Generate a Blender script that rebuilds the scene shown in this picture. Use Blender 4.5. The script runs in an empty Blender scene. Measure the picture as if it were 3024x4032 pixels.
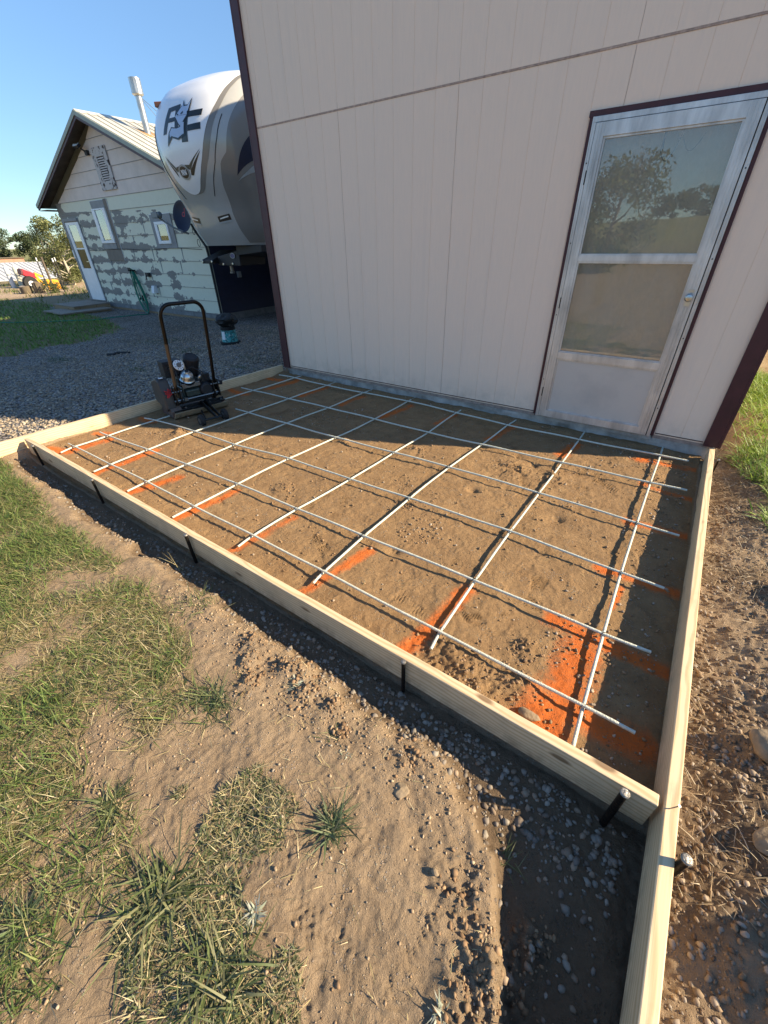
import bpy, bmesh, math, random
import numpy as np
from mathutils import Vector, Matrix

SC = bpy.context.scene
COL = SC.collection
R = math.radians
# ------------------------------------------------------------------ camera, sky, sun, exposure
cam_d = bpy.data.cameras.new('camera'); cam = bpy.data.objects.new('camera', cam_d); COL.objects.link(cam)
CR = [[0.820403, 0.571504, -0.017923], [0.305263, -0.464285, -0.831417], [-0.48348, 0.676626, -0.55536]]
CC = [4.25878, -3.92516, 1.40101]
cam.matrix_world = Matrix(((CR[0][0], -CR[1][0], -CR[2][0], CC[0]), (CR[0][1], -CR[1][1], -CR[2][1], CC[1]),
                           (CR[0][2], -CR[1][2], -CR[2][2], CC[2]), (0, 0, 0, 1)))
cam_d.sensor_fit = 'VERTICAL'; cam_d.sensor_height = 36.0; cam_d.lens = 1598.24 * 36 / 4032
cam_d.clip_start = 0.02; cam_d.clip_end = 6000
SC.camera = cam
SUN_AZ, SUN_EL = 24.0, 28.5          # azimuth counted from +x towards +y
world = bpy.data.worlds.new('World'); SC.world = world; world.use_nodes = True
wn = world.node_tree.nodes; wl = world.node_tree.links
sky = wn.new('ShaderNodeTexSky'); sky.sky_type = 'NISHITA'; sky.sun_disc = False
sky.sun_elevation = R(SUN_EL); sky.sun_rotation = R(90 - SUN_AZ)
sky.altitude = 1200; sky.air_density = 0.9; sky.dust_density = 0.0; sky.ozone_density = 2.0
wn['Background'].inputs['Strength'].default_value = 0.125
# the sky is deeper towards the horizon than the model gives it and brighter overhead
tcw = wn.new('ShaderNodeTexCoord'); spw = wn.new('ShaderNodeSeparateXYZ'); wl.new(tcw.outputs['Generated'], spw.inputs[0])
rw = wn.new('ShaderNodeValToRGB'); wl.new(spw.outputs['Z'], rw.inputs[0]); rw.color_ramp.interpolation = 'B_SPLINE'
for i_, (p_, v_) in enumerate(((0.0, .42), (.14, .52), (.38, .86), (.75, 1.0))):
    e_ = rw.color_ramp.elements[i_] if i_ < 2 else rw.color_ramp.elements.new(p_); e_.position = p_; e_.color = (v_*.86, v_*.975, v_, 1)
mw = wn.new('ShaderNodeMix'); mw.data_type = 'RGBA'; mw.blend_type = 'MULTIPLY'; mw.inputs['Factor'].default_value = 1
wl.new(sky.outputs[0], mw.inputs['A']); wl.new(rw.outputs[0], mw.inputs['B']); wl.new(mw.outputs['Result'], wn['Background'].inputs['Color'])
sd = bpy.data.lights.new('sun', 'SUN'); sd.energy = 5.0; sd.angle = R(0.5); sd.color = (1.0, 0.82, 0.56)
sun = bpy.data.objects.new('sun', sd); COL.objects.link(sun)
sv = Vector((math.cos(R(SUN_AZ)) * math.cos(R(SUN_EL)), math.sin(R(SUN_AZ)) * math.cos(R(SUN_EL)), math.sin(R(SUN_EL))))
sun.rotation_euler = (-sv).to_track_quat('-Z', 'Y').to_euler(); sun.location = (20, 10, 15)
SC.view_settings.view_transform = 'Standard'; SC.view_settings.look = 'None'
SC.view_settings.exposure = 1.33; SC.view_settings.gamma = 1.0; SC.view_settings.use_curve_mapping = False
SC.cycles.max_bounces = 8; SC.cycles.diffuse_bounces = 4; SC.cycles.transparent_max_bounces = 12

rng = np.random.default_rng(7); random.seed(7)

# ------------------------------------------------------------------ helpers
ORIG = {}
class MB:
    def __init__(s): s.v = []; s.f = []; s.m = []; s.c = []
    def add(s, vs, fs, mi=0, col=None):
        n = len(s.v); s.v += [tuple(map(float, q)) for q in vs]
        s.f += [tuple(i + n for i in f) for f in fs]; s.m += [mi] * len(fs)
        s.c += [col or (1, 1, 1)] * len(vs)
    def box(s, a, b, M=None, mi=0, col=None):
        (x0, y0, z0), (x1, y1, z1) = a, b
        vs = [Vector(q) for q in ((x0,y0,z0),(x1,y0,z0),(x1,y1,z0),(x0,y1,z0),(x0,y0,z1),(x1,y0,z1),(x1,y1,z1),(x0,y1,z1))]
        if M is not None: vs = [M @ q for q in vs]
        s.add(vs, [(0,3,2,1),(4,5,6,7),(0,1,5,4),(1,2,6,5),(2,3,7,6),(3,0,4,7)], mi, col)
    def tube(s, pts, r, seg=8, cap=True, mi=0, M=None, col=None):
        P = [Vector(q) for q in pts]
        if M is not None: P = [M @ q for q in P]
        n = len(P); rs = r if hasattr(r, '__len__') else [r] * n
        vs = []; up = None
        for i in range(n):
            t = (P[min(i + 1, n - 1)] - P[max(i - 1, 0)]).normalized()
            if up is None:
                up = Vector((0, 0, 1)) if abs(t.z) < .9 else Vector((1, 0, 0))
            a = t.cross(up).normalized(); up = a.cross(t).normalized()
            for k in range(seg):
                an = 2 * math.pi * k / seg
                vs.append(P[i] + (a * math.cos(an) + up * math.sin(an)) * rs[i])
        fs = [(i*seg+k, i*seg+(k+1) % seg, (i+1)*seg+(k+1) % seg, (i+1)*seg+k) for i in range(n-1) for k in range(seg)]
        if cap: fs += [tuple(range(seg))[::-1], tuple((n-1)*seg+k for k in range(seg))]
        s.add(vs, fs, mi, col)
    def lathe(s, prof, seg=20, M=None, mi=0, col=None):          # prof [(r,z)] about local z
        vs = []
        for r_, z in prof:
            for k in range(seg):
                an = 2*math.pi*k/seg; q = Vector((r_*math.cos(an), r_*math.sin(an), z)); vs.append(M @ q if M is not None else q)
        n = len(prof)
        fs = [(i*seg+k, i*seg+(k+1) % seg, (i+1)*seg+(k+1) % seg, (i+1)*seg+k) for i in range(n-1) for k in range(seg)]
        fs += [tuple(range(seg))[::-1], tuple((n-1)*seg+k for k in range(seg))]
        s.add(vs, fs, mi, col)
    def prism(s, poly, a, b, axis='y', M=None, mi=0, col=None):   # poly 2D extruded along an axis from a to b
        def p3(u, v, w): return {'y': (u, w, v), 'x': (w, u, v), 'z': (u, v, w)}[axis]
        n = len(poly); vs = [Vector(p3(u, v, a)) for u, v in poly] + [Vector(p3(u, v, b)) for u, v in poly]
        if M is not None: vs = [M @ q for q in vs]
        s.add(vs, [tuple(range(n)), tuple(range(2*n-1, n-1, -1))] + [(i, n+i, n+(i+1) % n, (i+1) % n) for i in range(n)], mi, col)
    def build(s, name, mat, parent=None, smooth=False, bevel=0, seg=2, at=None, colors=False):
        me = bpy.data.meshes.new(name)
        o0 = Vector(ORIG[parent]) if parent is not None else Vector(at or (0, 0, 0))
        me.from_pydata([(q[0]-o0.x, q[1]-o0.y, q[2]-o0.z) for q in s.v], [], s.f)
        mats = mat if isinstance(mat, (list, tuple)) else [mat]
        for m_ in mats: me.materials.append(m_)
        if len(mats) > 1: me.polygons.foreach_set('material_index', s.m)
        bm = bmesh.new(); bm.from_mesh(me); bmesh.ops.recalc_face_normals(bm, faces=bm.faces); bm.to_mesh(me); bm.free()
        if colors:
            ca = me.color_attributes.new('Col', 'FLOAT_COLOR', 'POINT')
            ca.data.foreach_set('color', np.array([(*c, 1.) for c in s.c], dtype=np.float32).ravel())
        if smooth:
            me.polygons.foreach_set('use_smooth', [True] * len(me.polygons))
            me.set_sharp_from_angle(angle=R(40))
        ob = bpy.data.objects.new(name, me); COL.objects.link(ob)
        if parent is not None: ob.parent = parent; ORIG[ob] = tuple(o0)
        else: ob.location = o0; ORIG[ob] = tuple(o0)
        if bevel:
            b = ob.modifiers.new('bevel', 'BEVEL'); b.width = bevel; b.segments = seg; b.limit_method = 'ANGLE'; b.angle_limit = R(40)
        return ob

def each(name, mat, parent, boxes, **kw):
    for a, b in boxes:
        mb = MB(); mb.box(a, b); mb.build(name, mat, parent, **kw)
def tag(o, label=None, cat=None, group=None, kind=None):
    if label: o['label'] = label
    if cat: o['category'] = cat
    if group: o['group'] = group
    if kind: o['kind'] = kind
    return o
def thing(name, label, cat, loc=(0, 0, 0), group=None):
    o = bpy.data.objects.new(name, None); COL.objects.link(o); o.location = loc; o.empty_display_size = .1
    ORIG[o] = tuple(loc); return tag(o, label, cat, group)
def copy_tree(o, parent=None):
    c = o.copy(); COL.objects.link(c)
    if parent is not None: c.parent = parent
    for ch in list(o.children): copy_tree(ch, c)
    return c
def npmesh(name, V, F, mat, cols=None, smooth=False, kind=None):
    """numpy mesh: V (n,3), F (m,k) all of one size"""
    me = bpy.data.meshes.new(name); V = np.asarray(V, np.float32); F = np.asarray(F, np.int32); k = F.shape[1]
    me.vertices.add(len(V)); me.vertices.foreach_set('co', V.ravel())
    me.loops.add(F.size); me.loops.foreach_set('vertex_index', F.ravel())
    me.polygons.add(len(F)); me.polygons.foreach_set('loop_start', np.arange(0, F.size, k, dtype=np.int32))
    try: me.polygons.foreach_set('loop_total', np.full(len(F), k, dtype=np.int32))
    except Exception: pass
    me.update(calc_edges=True)
    if smooth: me.polygons.foreach_set('use_smooth', np.ones(len(F), bool))
    if cols is not None:
        for nm, c in cols.items():
            ca = me.color_attributes.new(nm, 'FLOAT_COLOR', 'POINT'); c = np.asarray(c, np.float32)
            if c.shape[1] == 3: c = np.concatenate([c, np.ones((len(c), 1), np.float32)], 1)
            ca.data.foreach_set('color', c.ravel())
    me.materials.append(mat)
    ob = bpy.data.objects.new(name, me); COL.objects.link(ob); ORIG[ob] = (0, 0, 0)
    if kind: ob['kind'] = kind
    return ob

# value noise -------------------------------------------------------
_T = rng.random((256, 256)).astype(np.float32)
def vnoise(x, y):
    xi = np.floor(x); yi = np.floor(y); fx = x - xi; fy = y - yi
    fx = fx*fx*(3-2*fx); fy = fy*fy*(3-2*fy)
    a = xi.astype(np.int64) & 255; b = yi.astype(np.int64) & 255; a1 = (a+1) & 255; b1 = (b+1) & 255
    return (_T[a, b]*(1-fx)*(1-fy) + _T[a1, b]*fx*(1-fy) + _T[a, b1]*(1-fx)*fy + _T[a1, b1]*fx*fy) * 2 - 1
def fbm(x, y, f, o=3, s=0):
    r_ = 0; a = 1
    for i in range(o):
        r_ = r_ + a * vnoise(x*f + 17.3*s + 5.1*i, y*f + 9.7*s + 3.3*i); f *= 2.03; a *= .5
    return r_
def sst(a, b, x):
    t = np.clip((x - a) / (b - a), 0, 1); return t*t*(3-2*t)

# ------------------------------------------------------------------ materials
def nmat(name):
    m = bpy.data.materials.new(name); m.use_nodes = True; nt = m.node_tree
    return m, nt, nt.nodes, nt.links, nt.nodes['Principled BSDF']
def mat(name, col, rough=.6, metal=0, var=.12, scale=8, bump=.0, bscale=60, stretch=(1, 1, 1), spec=None, col2=None, thr=None):
    m, nt, N, L, P = nmat(name)
    P.inputs['Roughness'].default_value = rough; P.inputs['Metallic'].default_value = metal
    if spec is not None: P.inputs['Specular IOR Level'].default_value = spec
    tc = N.new('ShaderNodeTexCoord'); mp = N.new('ShaderNodeMapping'); mp.inputs['Scale'].default_value = stretch
    L.new(tc.outputs['Object'], mp.inputs[0])
    nz = N.new('ShaderNodeTexNoise'); nz.inputs['Scale'].default_value = scale; nz.inputs['Detail'].default_value = 6; nz.inputs['Roughness'].default_value = .65
    L.new(mp.outputs[0], nz.inputs['Vector'])
    cr = N.new('ShaderNodeValToRGB')
    lo = [max(0, c*(1-var*1.6)) for c in col]; hi = [min(1, c*(1+var*1.2)) for c in col]
    if col2: hi = col2
    e = cr.color_ramp.elements
    e[0].position = thr[0] if thr else .25; e[1].position = thr[1] if thr else .75
    e[0].color = (*lo, 1); e[1].color = (*hi, 1)
    L.new(nz.outputs['Fac'], cr.inputs[0]); L.new(cr.outputs[0], P.inputs['Base Color'])
    if bump:
        n2 = N.new('ShaderNodeTexNoise'); n2.inputs['Scale'].default_value = bscale; n2.inputs['Detail'].default_value = 5
        L.new(mp.outputs[0], n2.inputs['Vector'])
        b = N.new('ShaderNodeBump'); b.inputs['Strength'].default_value = bump; b.inputs['Distance'].default_value = .01
        L.new(n2.outputs['Fac'], b.inputs['Height']); L.new(b.outputs[0], P.inputs['Normal'])
    return m
def attr_mat(name, rough=.8, trans=0., spec=.3, bump=0):
    m, nt, N, L, P = nmat(name); P.inputs['Roughness'].default_value = rough; P.inputs['Specular IOR Level'].default_value = spec
    a = N.new('ShaderNodeAttribute'); a.attribute_name = 'Col'
    tc = N.new('ShaderNodeTexCoord'); nz = N.new('ShaderNodeTexNoise'); nz.inputs['Scale'].default_value = 45; nz.inputs['Detail'].default_value = 4
    L.new(tc.outputs['Object'], nz.inputs['Vector'])
    mr = N.new('ShaderNodeMapRange'); mr.inputs['To Min'].default_value = .72; mr.inputs['To Max'].default_value = 1.25
    L.new(nz.outputs['Fac'], mr.inputs['Value'])
    mx = N.new('ShaderNodeMix'); mx.data_type = 'RGBA'; mx.blend_type = 'MULTIPLY'; mx.inputs['Factor'].default_value = 1
    L.new(a.outputs['Color'], mx.inputs['A']); L.new(mr.outputs[0], mx.inputs['B']); L.new(mx.outputs['Result'], P.inputs['Base Color'])
    if bump:
        b = N.new('ShaderNodeBump'); b.inputs['Strength'].default_value = bump; b.inputs['Distance'].default_value = .004
        L.new(nz.outputs['Fac'], b.inputs['Height']); L.new(b.outputs[0], P.inputs['Normal'])
    if trans:
        tr = N.new('ShaderNodeBsdfTranslucent'); L.new(mx.outputs['Result'], tr.inputs['Color'])
        ms = N.new('ShaderNodeMixShader'); ms.inputs[0].default_value = trans
        L.new(P.outputs[0], ms.inputs[1]); L.new(tr.outputs[0], ms.inputs[2]); L.new(ms.outputs[0], N['Material Output'].inputs['Surface'])
    return m
def math_node(N, L, op, a, b=None, c=None):
    n = N.new('ShaderNodeMath'); n.operation = op
    for i, q in enumerate((a, b, c)):
        if q is None: continue
        if isinstance(q, (int, float)): n.inputs[i].default_value = q
        else: L.new(q, n.inputs[i])
    return n.outputs[0]
def mixc(N, L, fac, a, b, blend='MIX'):
    n = N.new('ShaderNodeMix'); n.data_type = 'RGBA'; n.blend_type = blend
    for k, q in (('Factor', fac), ('A', a), ('B', b)):
        if isinstance(q, (int, float)): n.inputs[k].default_value = q
        elif isinstance(q, tuple): n.inputs[k].default_value = (*q, 1)
        else: L.new(q, n.inputs[k])
    return n.outputs['Result']
def noise(N, L, vec, scale, detail=5, rough=.6):
    n = N.new('ShaderNodeTexNoise'); n.inputs['Scale'].default_value = scale; n.inputs['Detail'].default_value = detail; n.inputs['Roughness'].default_value = rough
    L.new(vec, n.inputs['Vector']); return n.outputs['Fac']
def mapr(N, L, v, a, b, c=0., d=1.):
    n = N.new('ShaderNodeMapRange'); n.inputs['From Min'].default_value = a; n.inputs['From Max'].default_value = b
    n.inputs['To Min'].default_value = c; n.inputs['To Max'].default_value = d; L.new(v, n.inputs['Value']); return n.outputs[0]
def scaled(N, L, vec, s):
    m = N.new('ShaderNodeMapping'); m.inputs['Scale'].default_value = s; L.new(vec, m.inputs[0]); return m.outputs[0]

def wood_mat(name, pale, dark, seed=0.):
    """sawn lumber, grain along local x"""
    m, nt, N, L, P = nmat(name); P.inputs['Roughness'].default_value = .62; P.inputs['Specular IOR Level'].default_value = .25
    tc = N.new('ShaderNodeTexCoord'); ob = tc.outputs['Object']
    mp = N.new('ShaderNodeMapping'); mp.inputs['Location'].default_value = (seed, seed*.37, seed*.71); L.new(ob, mp.inputs[0]); ob = mp.outputs[0]
    warp = noise(N, L, scaled(N, L, ob, (1.1, 5, 5)), 1.0, 3)
    sep = N.new('ShaderNodeSeparateXYZ'); L.new(ob, sep.inputs[0])
    yz = math_node(N, L, 'ADD', math_node(N, L, 'MULTIPLY', sep.outputs[2], 1.0), math_node(N, L, 'MULTIPLY', sep.outputs[1], .8))
    ring = math_node(N, L, 'SINE', math_node(N, L, 'ADD', math_node(N, L, 'MULTIPLY', yz, 330), math_node(N, L, 'MULTIPLY', warp, 34)))
    fine = noise(N, L, scaled(N, L, ob, (3, 260, 260)), 1.0, 5, .7)
    g = math_node(N, L, 'ADD', math_node(N, L, 'MULTIPLY', mapr(N, L, ring, -.2, 1), .55), math_node(N, L, 'MULTIPLY', fine, .5))
    col = mixc(N, L, mapr(N, L, g, .2, 1.0), pale, dark)
    # knots
    vo = N.new('ShaderNodeTexVoronoi'); vo.inputs['Scale'].default_value = 1.0; L.new(scaled(N, L, ob, (3.2, 9, 9)), vo.inputs['Vector'])
    kn = mapr(N, L, vo.outputs['Distance'], .09, .15, 1., 0.)
    col = mixc(N, L, math_node(N, L, 'MULTIPLY', kn, .8), col, (dark[0]*.30, dark[1]*.24, dark[2]*.2))
    dirt = noise(N, L, ob, 5, 6, .7); col = mixc(N, L, mapr(N, L, dirt, .50, .78, 0, .40), col, (.25, .19, .13))
    sp2 = N.new('ShaderNodeSeparateXYZ'); L.new(tc.outputs['Object'], sp2.inputs[0])
    mud = math_node(N, L, 'MULTIPLY', mapr(N, L, sp2.outputs[2], -.155, -.075, 1, 0), mapr(N, L, noise(N, L, tc.outputs['Object'], 11, 6, .7), .40, .62)); col = mixc(N, L, math_node(N, L, 'MULTIPLY', mud, .75), col, (.23, .15, .085))   # mud smeared along the bottom edge
    L.new(col, P.inputs['Base Color'])
    b = N.new('ShaderNodeBump'); b.inputs['Strength'].default_value = .35; b.inputs['Distance'].default_value = .002
    L.new(g, b.inputs['Height']); L.new(b.outputs[0], P.inputs['Normal'])
    return m

M = {}
M['wood'] = wood_mat('fresh_pine_lumber', (.68, .515, .33), (.49, .33, .175), 0)
M['wood2'] = wood_mat('fresh_pine_lumber_wide_grain', (.70, .54, .345), (.51, .35, .19), 3.3)
M['oldwood'] = wood_mat('weathered_boards', (.26, .21, .16), (.13, .10, .075), 7.7)
M['oldwood2'] = wood_mat('yellowed_boards', (.34, .24, .14), (.2, .13, .07), 5.1)
M['rod'] = mat('fibreglass_rod', (.58, .59, .50), .5, 0, .12, 40, .6, 180)
M['wire'] = mat('tie_wire', (.03, .03, .035), .45, .7, .2)
M['stake'] = mat('stake_steel', (.022, .018, .015), .55, .6, .3, 30, .3, 90, col2=(.07, .04, .025), thr=(.5, .8))
M['stakehead'] = mat('hammered_steel', (.30, .28, .25), .5, .8, .25, 40, .4, 120)
M['nail'] = mat('nail_steel', (.35, .33, .3), .4, .8)
M['siding'] = None
M['maroon'] = mat('maroon_trim_paint', (.055, .012, .018), .5, 0, .2, 12, .15, 70)
M['alu'] = mat('weathered_aluminium', (.58, .585, .58), .42, .6, .24, 10, .12, 160, stretch=(1, 1, .25))
M['alu_panel'] = mat('dusty_aluminium_panel', (.60, .565, .52), .58, .25, .05, 2.2, .1, 90, col2=(.40, .39, .375), thr=(.5, .85))
M['gasket'] = mat('black_gasket', (.012, .012, .013), .6)
M['concrete'] = mat('concrete_footing', (.36, .35, .325), .9, 0, .35, 7, .7, 40)
M['concrete2'] = mat('house_footing', (.22, .22, .22), .9, 0, .3, 5, .5, 30)
M['rubber'] = mat('black_rubber', (.012, .012, .012), .75, 0, .3, 20)
M['blackpaint'] = mat('worn_black_paint', (.016, .016, .017), .32, .3, .3, 20, col2=(.06, .045, .03), thr=(.60, .78))
M['handle'] = mat('worn_black_tube', (.013, .010, .008), .30, .5, .2, 10, col2=(.22, .14, .07), thr=(.68, .73), stretch=(1, 1, .5))
M['handle_worn'] = mat('worn_tan_tube', (.22, .155, .095), .42, .4, .3, 10, col2=(.02, .015, .012), thr=(.55, .62), stretch=(1, 1, .5))
M['chrome'] = mat('bright_metal', (.50, .54, .56), .28, 1, .08)
M['steel'] = mat('dull_steel', (.20, .205, .205), .38, .8, .2)
M['engine'] = mat('engine_green_grey', (.045, .06, .052), .4, .4, .3, 25)
M['plate_dirt'] = mat('dirty_plate_lip', (.46, .34, .20), .75, .0, .3, 16, .4, 60, col2=(.06, .045, .03), thr=(.56, .68))
M['guard'] = mat('belt_guard', (.055, .05, .047), .5, .2, .25, 8)
M['dustyguard'] = mat('dusty_guard', (.12, .09, .075), .7, .1, .25, 9)
M['redmark'] = mat('red_mark', (.42, .02, .025), .5)
M['white'] = mat('white_paint', (.72, .74, .76), .45, 0, .05)
M['whiteplastic'] = mat('white_vinyl', (.80, .82, .84), .4, 0, .05)
M['black'] = mat('matt_black', (.010, .010, .012), .6)
M['sage'] = None
M['roofmetal'] = mat('pale_ribbed_metal', (.62, .59, .50), .42, .2, .08, 2)
M['fascia'] = mat('fascia_sage', (.30, .33, .27), .5, 0, .1)
M['soffit'] = mat('soffit_brown', (.11, .085, .065), .8, 0, .4, 3)
M['navy'] = mat('navy_wall_paint', (.020, .027, .065), .55, 0, .15)
M['primer'] = mat('grey_primer_board', (.24, .25, .26), .6, 0, .12, 6)
M['tanboard'] = mat('bare_fibre_board', (.20, .17, .14), .75, 0, .12, 5)
M['peel'] = mat('peeling_white_board', (.62, .58, .55), .7, 0, .1, 9, col2=(.045, .025, .022), thr=(.55, .58))
M['galv'] = mat('galvanised_flue', (.50, .50, .48), .35, .85, .2, 6)
M['hose'] = mat('green_hose', (.012, .20, .13), .4, 0, .15)
M['rvwhite'] = mat('white_gelcoat', (.78, .80, .83), .18, 0, .03, 2)
M['rvgrey'] = mat('champagne_gelcoat', (.43, .43, .415), .17, .1, .05, 2)
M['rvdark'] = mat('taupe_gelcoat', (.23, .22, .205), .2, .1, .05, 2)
M['rvroof'] = mat('roof_membrane', (.5, .5, .5), .7)
M['rvside'] = mat('side_wall_gelcoat', (.22, .205, .19), .25, 0, .05)
M['decaldark'] = mat('dark_decal', (.010, .014, .018), .3)
M['decalgrey'] = mat('grey_green_decal', (.045, .06, .055), .3)
M['decalblue'] = mat('fox_pale_blue', (.40, .50, .66), .3, 0, .04)
M['navydecal'] = mat('navy_decal', (.006, .008, .030), .55)
M['silverdecal'] = mat('silver_decal', (.34, .37, .38), .3)
M['badgeblue'] = mat('badge_blue', (.02, .03, .16), .35)
M['lamp_clear'] = mat('clear_marker_lens', (.75, .76, .72), .15)
M['teal'] = None
M['grime'] = mat('black_bag', (.008, .008, .008), .55, 0, .4, 9, .9, 20)
M['tank'] = mat('cream_tank', (.55, .54, .44), .45, 0, .08, 3)
M['tank2'] = mat('pale_grey_tank', (.62, .64, .64), .45, 0, .08, 3)
M['log'] = mat('weathered_log', (.30, .24, .16), .9, 0, .35, 6, .6, 20, col2=(.10, .075, .05), thr=(.4, .8))
M['redpaint'] = mat('red_paint', (.50, .012, .03), .4, 0, .12, 4)
M['yellow'] = mat('yellow_paint', (.80, .36, .01), .45, 0, .1, 4)
M['post'] = mat('steel_post', (.035, .032, .028), .6, .4)
M['bark'] = mat('bark', (.12, .095, .07), .9, 0, .35, 10, .7, 18)
M['deadwood'] = mat('bleached_dead_limb', (.42, .38, .30), .8, 0, .2, 9)
M['roofwhite'] = mat('white_sheet_metal', (.48, .49, .50), .45, .1, .05)
M['shedred'] = mat('pink_brick', (.38, .20, .14), .8, 0, .2, 3)
M['stone'] = mat('tan_rock', (.27, .20, .125), .85, 0, .28, 14, .8, 30)
M['leaf'] = attr_mat('leaf', .6, .30, .25)
M['grass'] = attr_mat('grass_blade', .55, .32, .35)
M['straw'] = attr_mat('dry_straw', .8, .1, .2)
M['pebble'] = attr_mat('pebble', .8, 0, .25, .5)
M['innerdoor'] = mat('beige_inner_door', (.62, .56, .46), .6, 0, .06, 4)
M['chain'] = mat('chain_steel', (.09, .11, .13), .45, .7)

def siding_mat():
    m, nt, N, L, P = nmat('beige_pink_siding'); P.inputs['Roughness'].default_value = .68; P.inputs['Specular IOR Level'].default_value = .3
    tc = N.new('ShaderNodeTexCoord'); ob = tc.outputs['Object']
    big = noise(N, L, ob, .9, 4); grain = noise(N, L, scaled(N, L, ob, (60, 60, 6)), 1.0, 6, .7); spk = noise(N, L, ob, 220, 3)
    c = mixc(N, L, mapr(N, L, big, .3, .7), (.85, .68, .54), (.82, .67, .54))
    c = mixc(N, L, mapr(N, L, grain, .35, .75, 0, .14), c, (.48, .43, .40))
    sep = N.new('ShaderNodeSeparateXYZ'); L.new(ob, sep.inputs[0])
    spl = math_node(N, L, 'MULTIPLY', mapr(N, L, sep.outputs[2], .0, .22, 1, 0), mapr(N, L, noise(N, L, ob, 7, 6, .7), .38, .7)); c = mixc(N, L, math_node(N, L, 'MULTIPLY', spl, .5), c, (.40, .32, .25))   # soil splashed up the bottom
    vn = N.new('ShaderNodeTexVoronoi'); vn.inputs['Scale'].default_value = 5.5; L.new(ob, vn.inputs['Vector'])
    c = mixc(N, L, mapr(N, L, vn.outputs['Distance'], .010, .016, .55, 0), c, (.35, .27, .23))     # scattered nail heads and nicks
    str_ = noise(N, L, scaled(N, L, ob, (9, 9, .5)), 1.0, 4); c = mixc(N, L, mapr(N, L, str_, .58, .8, 0, .16), c, (.50, .44, .41))
    L.new(c, P.inputs['Base Color'])
    b = N.new('ShaderNodeBump'); b.inputs['Strength'].default_value = .35; b.inputs['Distance'].default_value = .004
    L.new(math_node(N, L, 'ADD', grain, math_node(N, L, 'MULTIPLY', spk, .6)), b.inputs['Height']); L.new(b.outputs[0], P.inputs['Normal'])
    return m
M['siding'] = siding_mat()

def sage_mat():
    """lap siding half stripped: sage paint, grey primer along the laps and in blotches"""
    m, nt, N, L, P = nmat('patchy_sage_siding'); P.inputs['Roughness'].default_value = .65
    tc = N.new('ShaderNodeTexCoord'); ob = tc.outputs['Object']
    sep = N.new('ShaderNodeSeparateXYZ'); L.new(ob, sep.inputs[0])
    fz = math_node(N, L, 'FRACT', math_node(N, L, 'DIVIDE', math_node(N, L, 'ADD', sep.outputs[2], .14+2.995), .2995))
    near = math_node(N, L, 'MINIMUM', fz, math_node(N, L, 'MULTIPLY', math_node(N, L, 'SUBTRACT', 1.0, fz), 1.5))   # bottom edge mostly
    n1 = noise(N, L, scaled(N, L, ob, (1.5, 1, 2.6)), 1.0, 6, .62); n2 = noise(N, L, scaled(N, L, ob, (6, 1, 9)), 1.0, 4, .6)
    v = math_node(N, L, 'ADD', math_node(N, L, 'SUBTRACT', math_node(N, L, 'MULTIPLY', n1, 1.75), math_node(N, L, 'MULTIPLY', near, .50)), math_node(N, L, 'MULTIPLY', n2, .45))
    # less stripping at the right hand end
    v = math_node(N, L, 'SUBTRACT', v, mapr(N, L, sep.outputs[0], 4.6, 7.2, 0, .25))
    v = math_node(N, L, 'SUBTRACT', v, mapr(N, L, math_node(N, L, 'ADD', sep.outputs[2], math_node(N, L, 'MULTIPLY', sep.outputs[0], .03)), 2.33, 2.36, 0, .35))
    v = math_node(N, L, 'ADD', v, mapr(N, L, sep.outputs[0], .25, .5, .9, 0))
    fac = mapr(N, L, v, .955, .99)
    sage = mixc(N, L, n2, (.64, .64, .50), (.74, .74, .59)); prim = mixc(N, L, n2, (.16, .155, .145), (.25, .24, .22))
    c = mixc(N, L, fac, sage, prim); L.new(c, P.inputs['Base Color'])
    return m
M['sage'] = sage_mat()
M['pink'] = mat('pale_pink_boards', (.70, .60, .53), .65, 0, .08, 3)

def teal_mat():
    m, nt, N, L, P = nmat('teal_printed_pail'); P.inputs['Roughness'].default_value = .4
    tc = N.new('ShaderNodeTexCoord'); n1 = noise(N, L, tc.outputs['Object'], 16, 4)
    n2 = noise(N, L, tc.outputs['Object'], 34, 3)
    c = mixc(N, L, mapr(N, L, n1, .46, .50), (.01, .12, .13), (.03, .30, .31)); c = mixc(N, L, mapr(N, L, n2, .58, .61), c, (.30, .45, .46))
    L.new(c, P.inputs['Base Color']); return m
M['teal'] = teal_mat()

def glass_mat(name, dust=.05, refl=.10):
    m, nt, N, L, P = nmat(name); N.remove(P)
    tr = N.new('ShaderNodeBsdfTransparent'); tr.inputs[0].default_value = (.92, .94, .92, 1)
    gl = N.new('ShaderNodeBsdfGlossy'); gl.inputs['Roughness'].default_value = .0; gl.inputs['Color'].default_value = (1, 1, 1, 1)
    df = N.new('ShaderNodeBsdfDiffuse'); df.inputs['Color'].default_value = (.56, .53, .47, 1)
    fr = N.new('ShaderNodeFresnel'); fr.inputs['IOR'].default_value = 1.52
    f2 = math_node(N, L, 'ADD', math_node(N, L, 'MULTIPLY', fr.outputs[0], 1.7), refl)
    m1 = N.new('ShaderNodeMixShader'); L.new(f2, m1.inputs[0]); L.new(tr.outputs[0], m1.inputs[1]); L.new(gl.outputs[0], m1.inputs[2])
    tc = N.new('ShaderNodeTexCoord'); nz = noise(N, L, scaled(N, L, tc.outputs['Object'], (6, 6, 2)), 1.0, 6, .7)
    m2 = N.new('ShaderNodeMixShader'); L.new(mapr(N, L, nz, .3, .8, dust*.5, dust*1.8), m2.inputs[0]); L.new(m1.outputs[0], m2.inputs[1]); L.new(df.outputs[0], m2.inputs[2])
    L.new(m2.outputs[0], N['Material Output'].inputs['Surface']); return m
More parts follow.
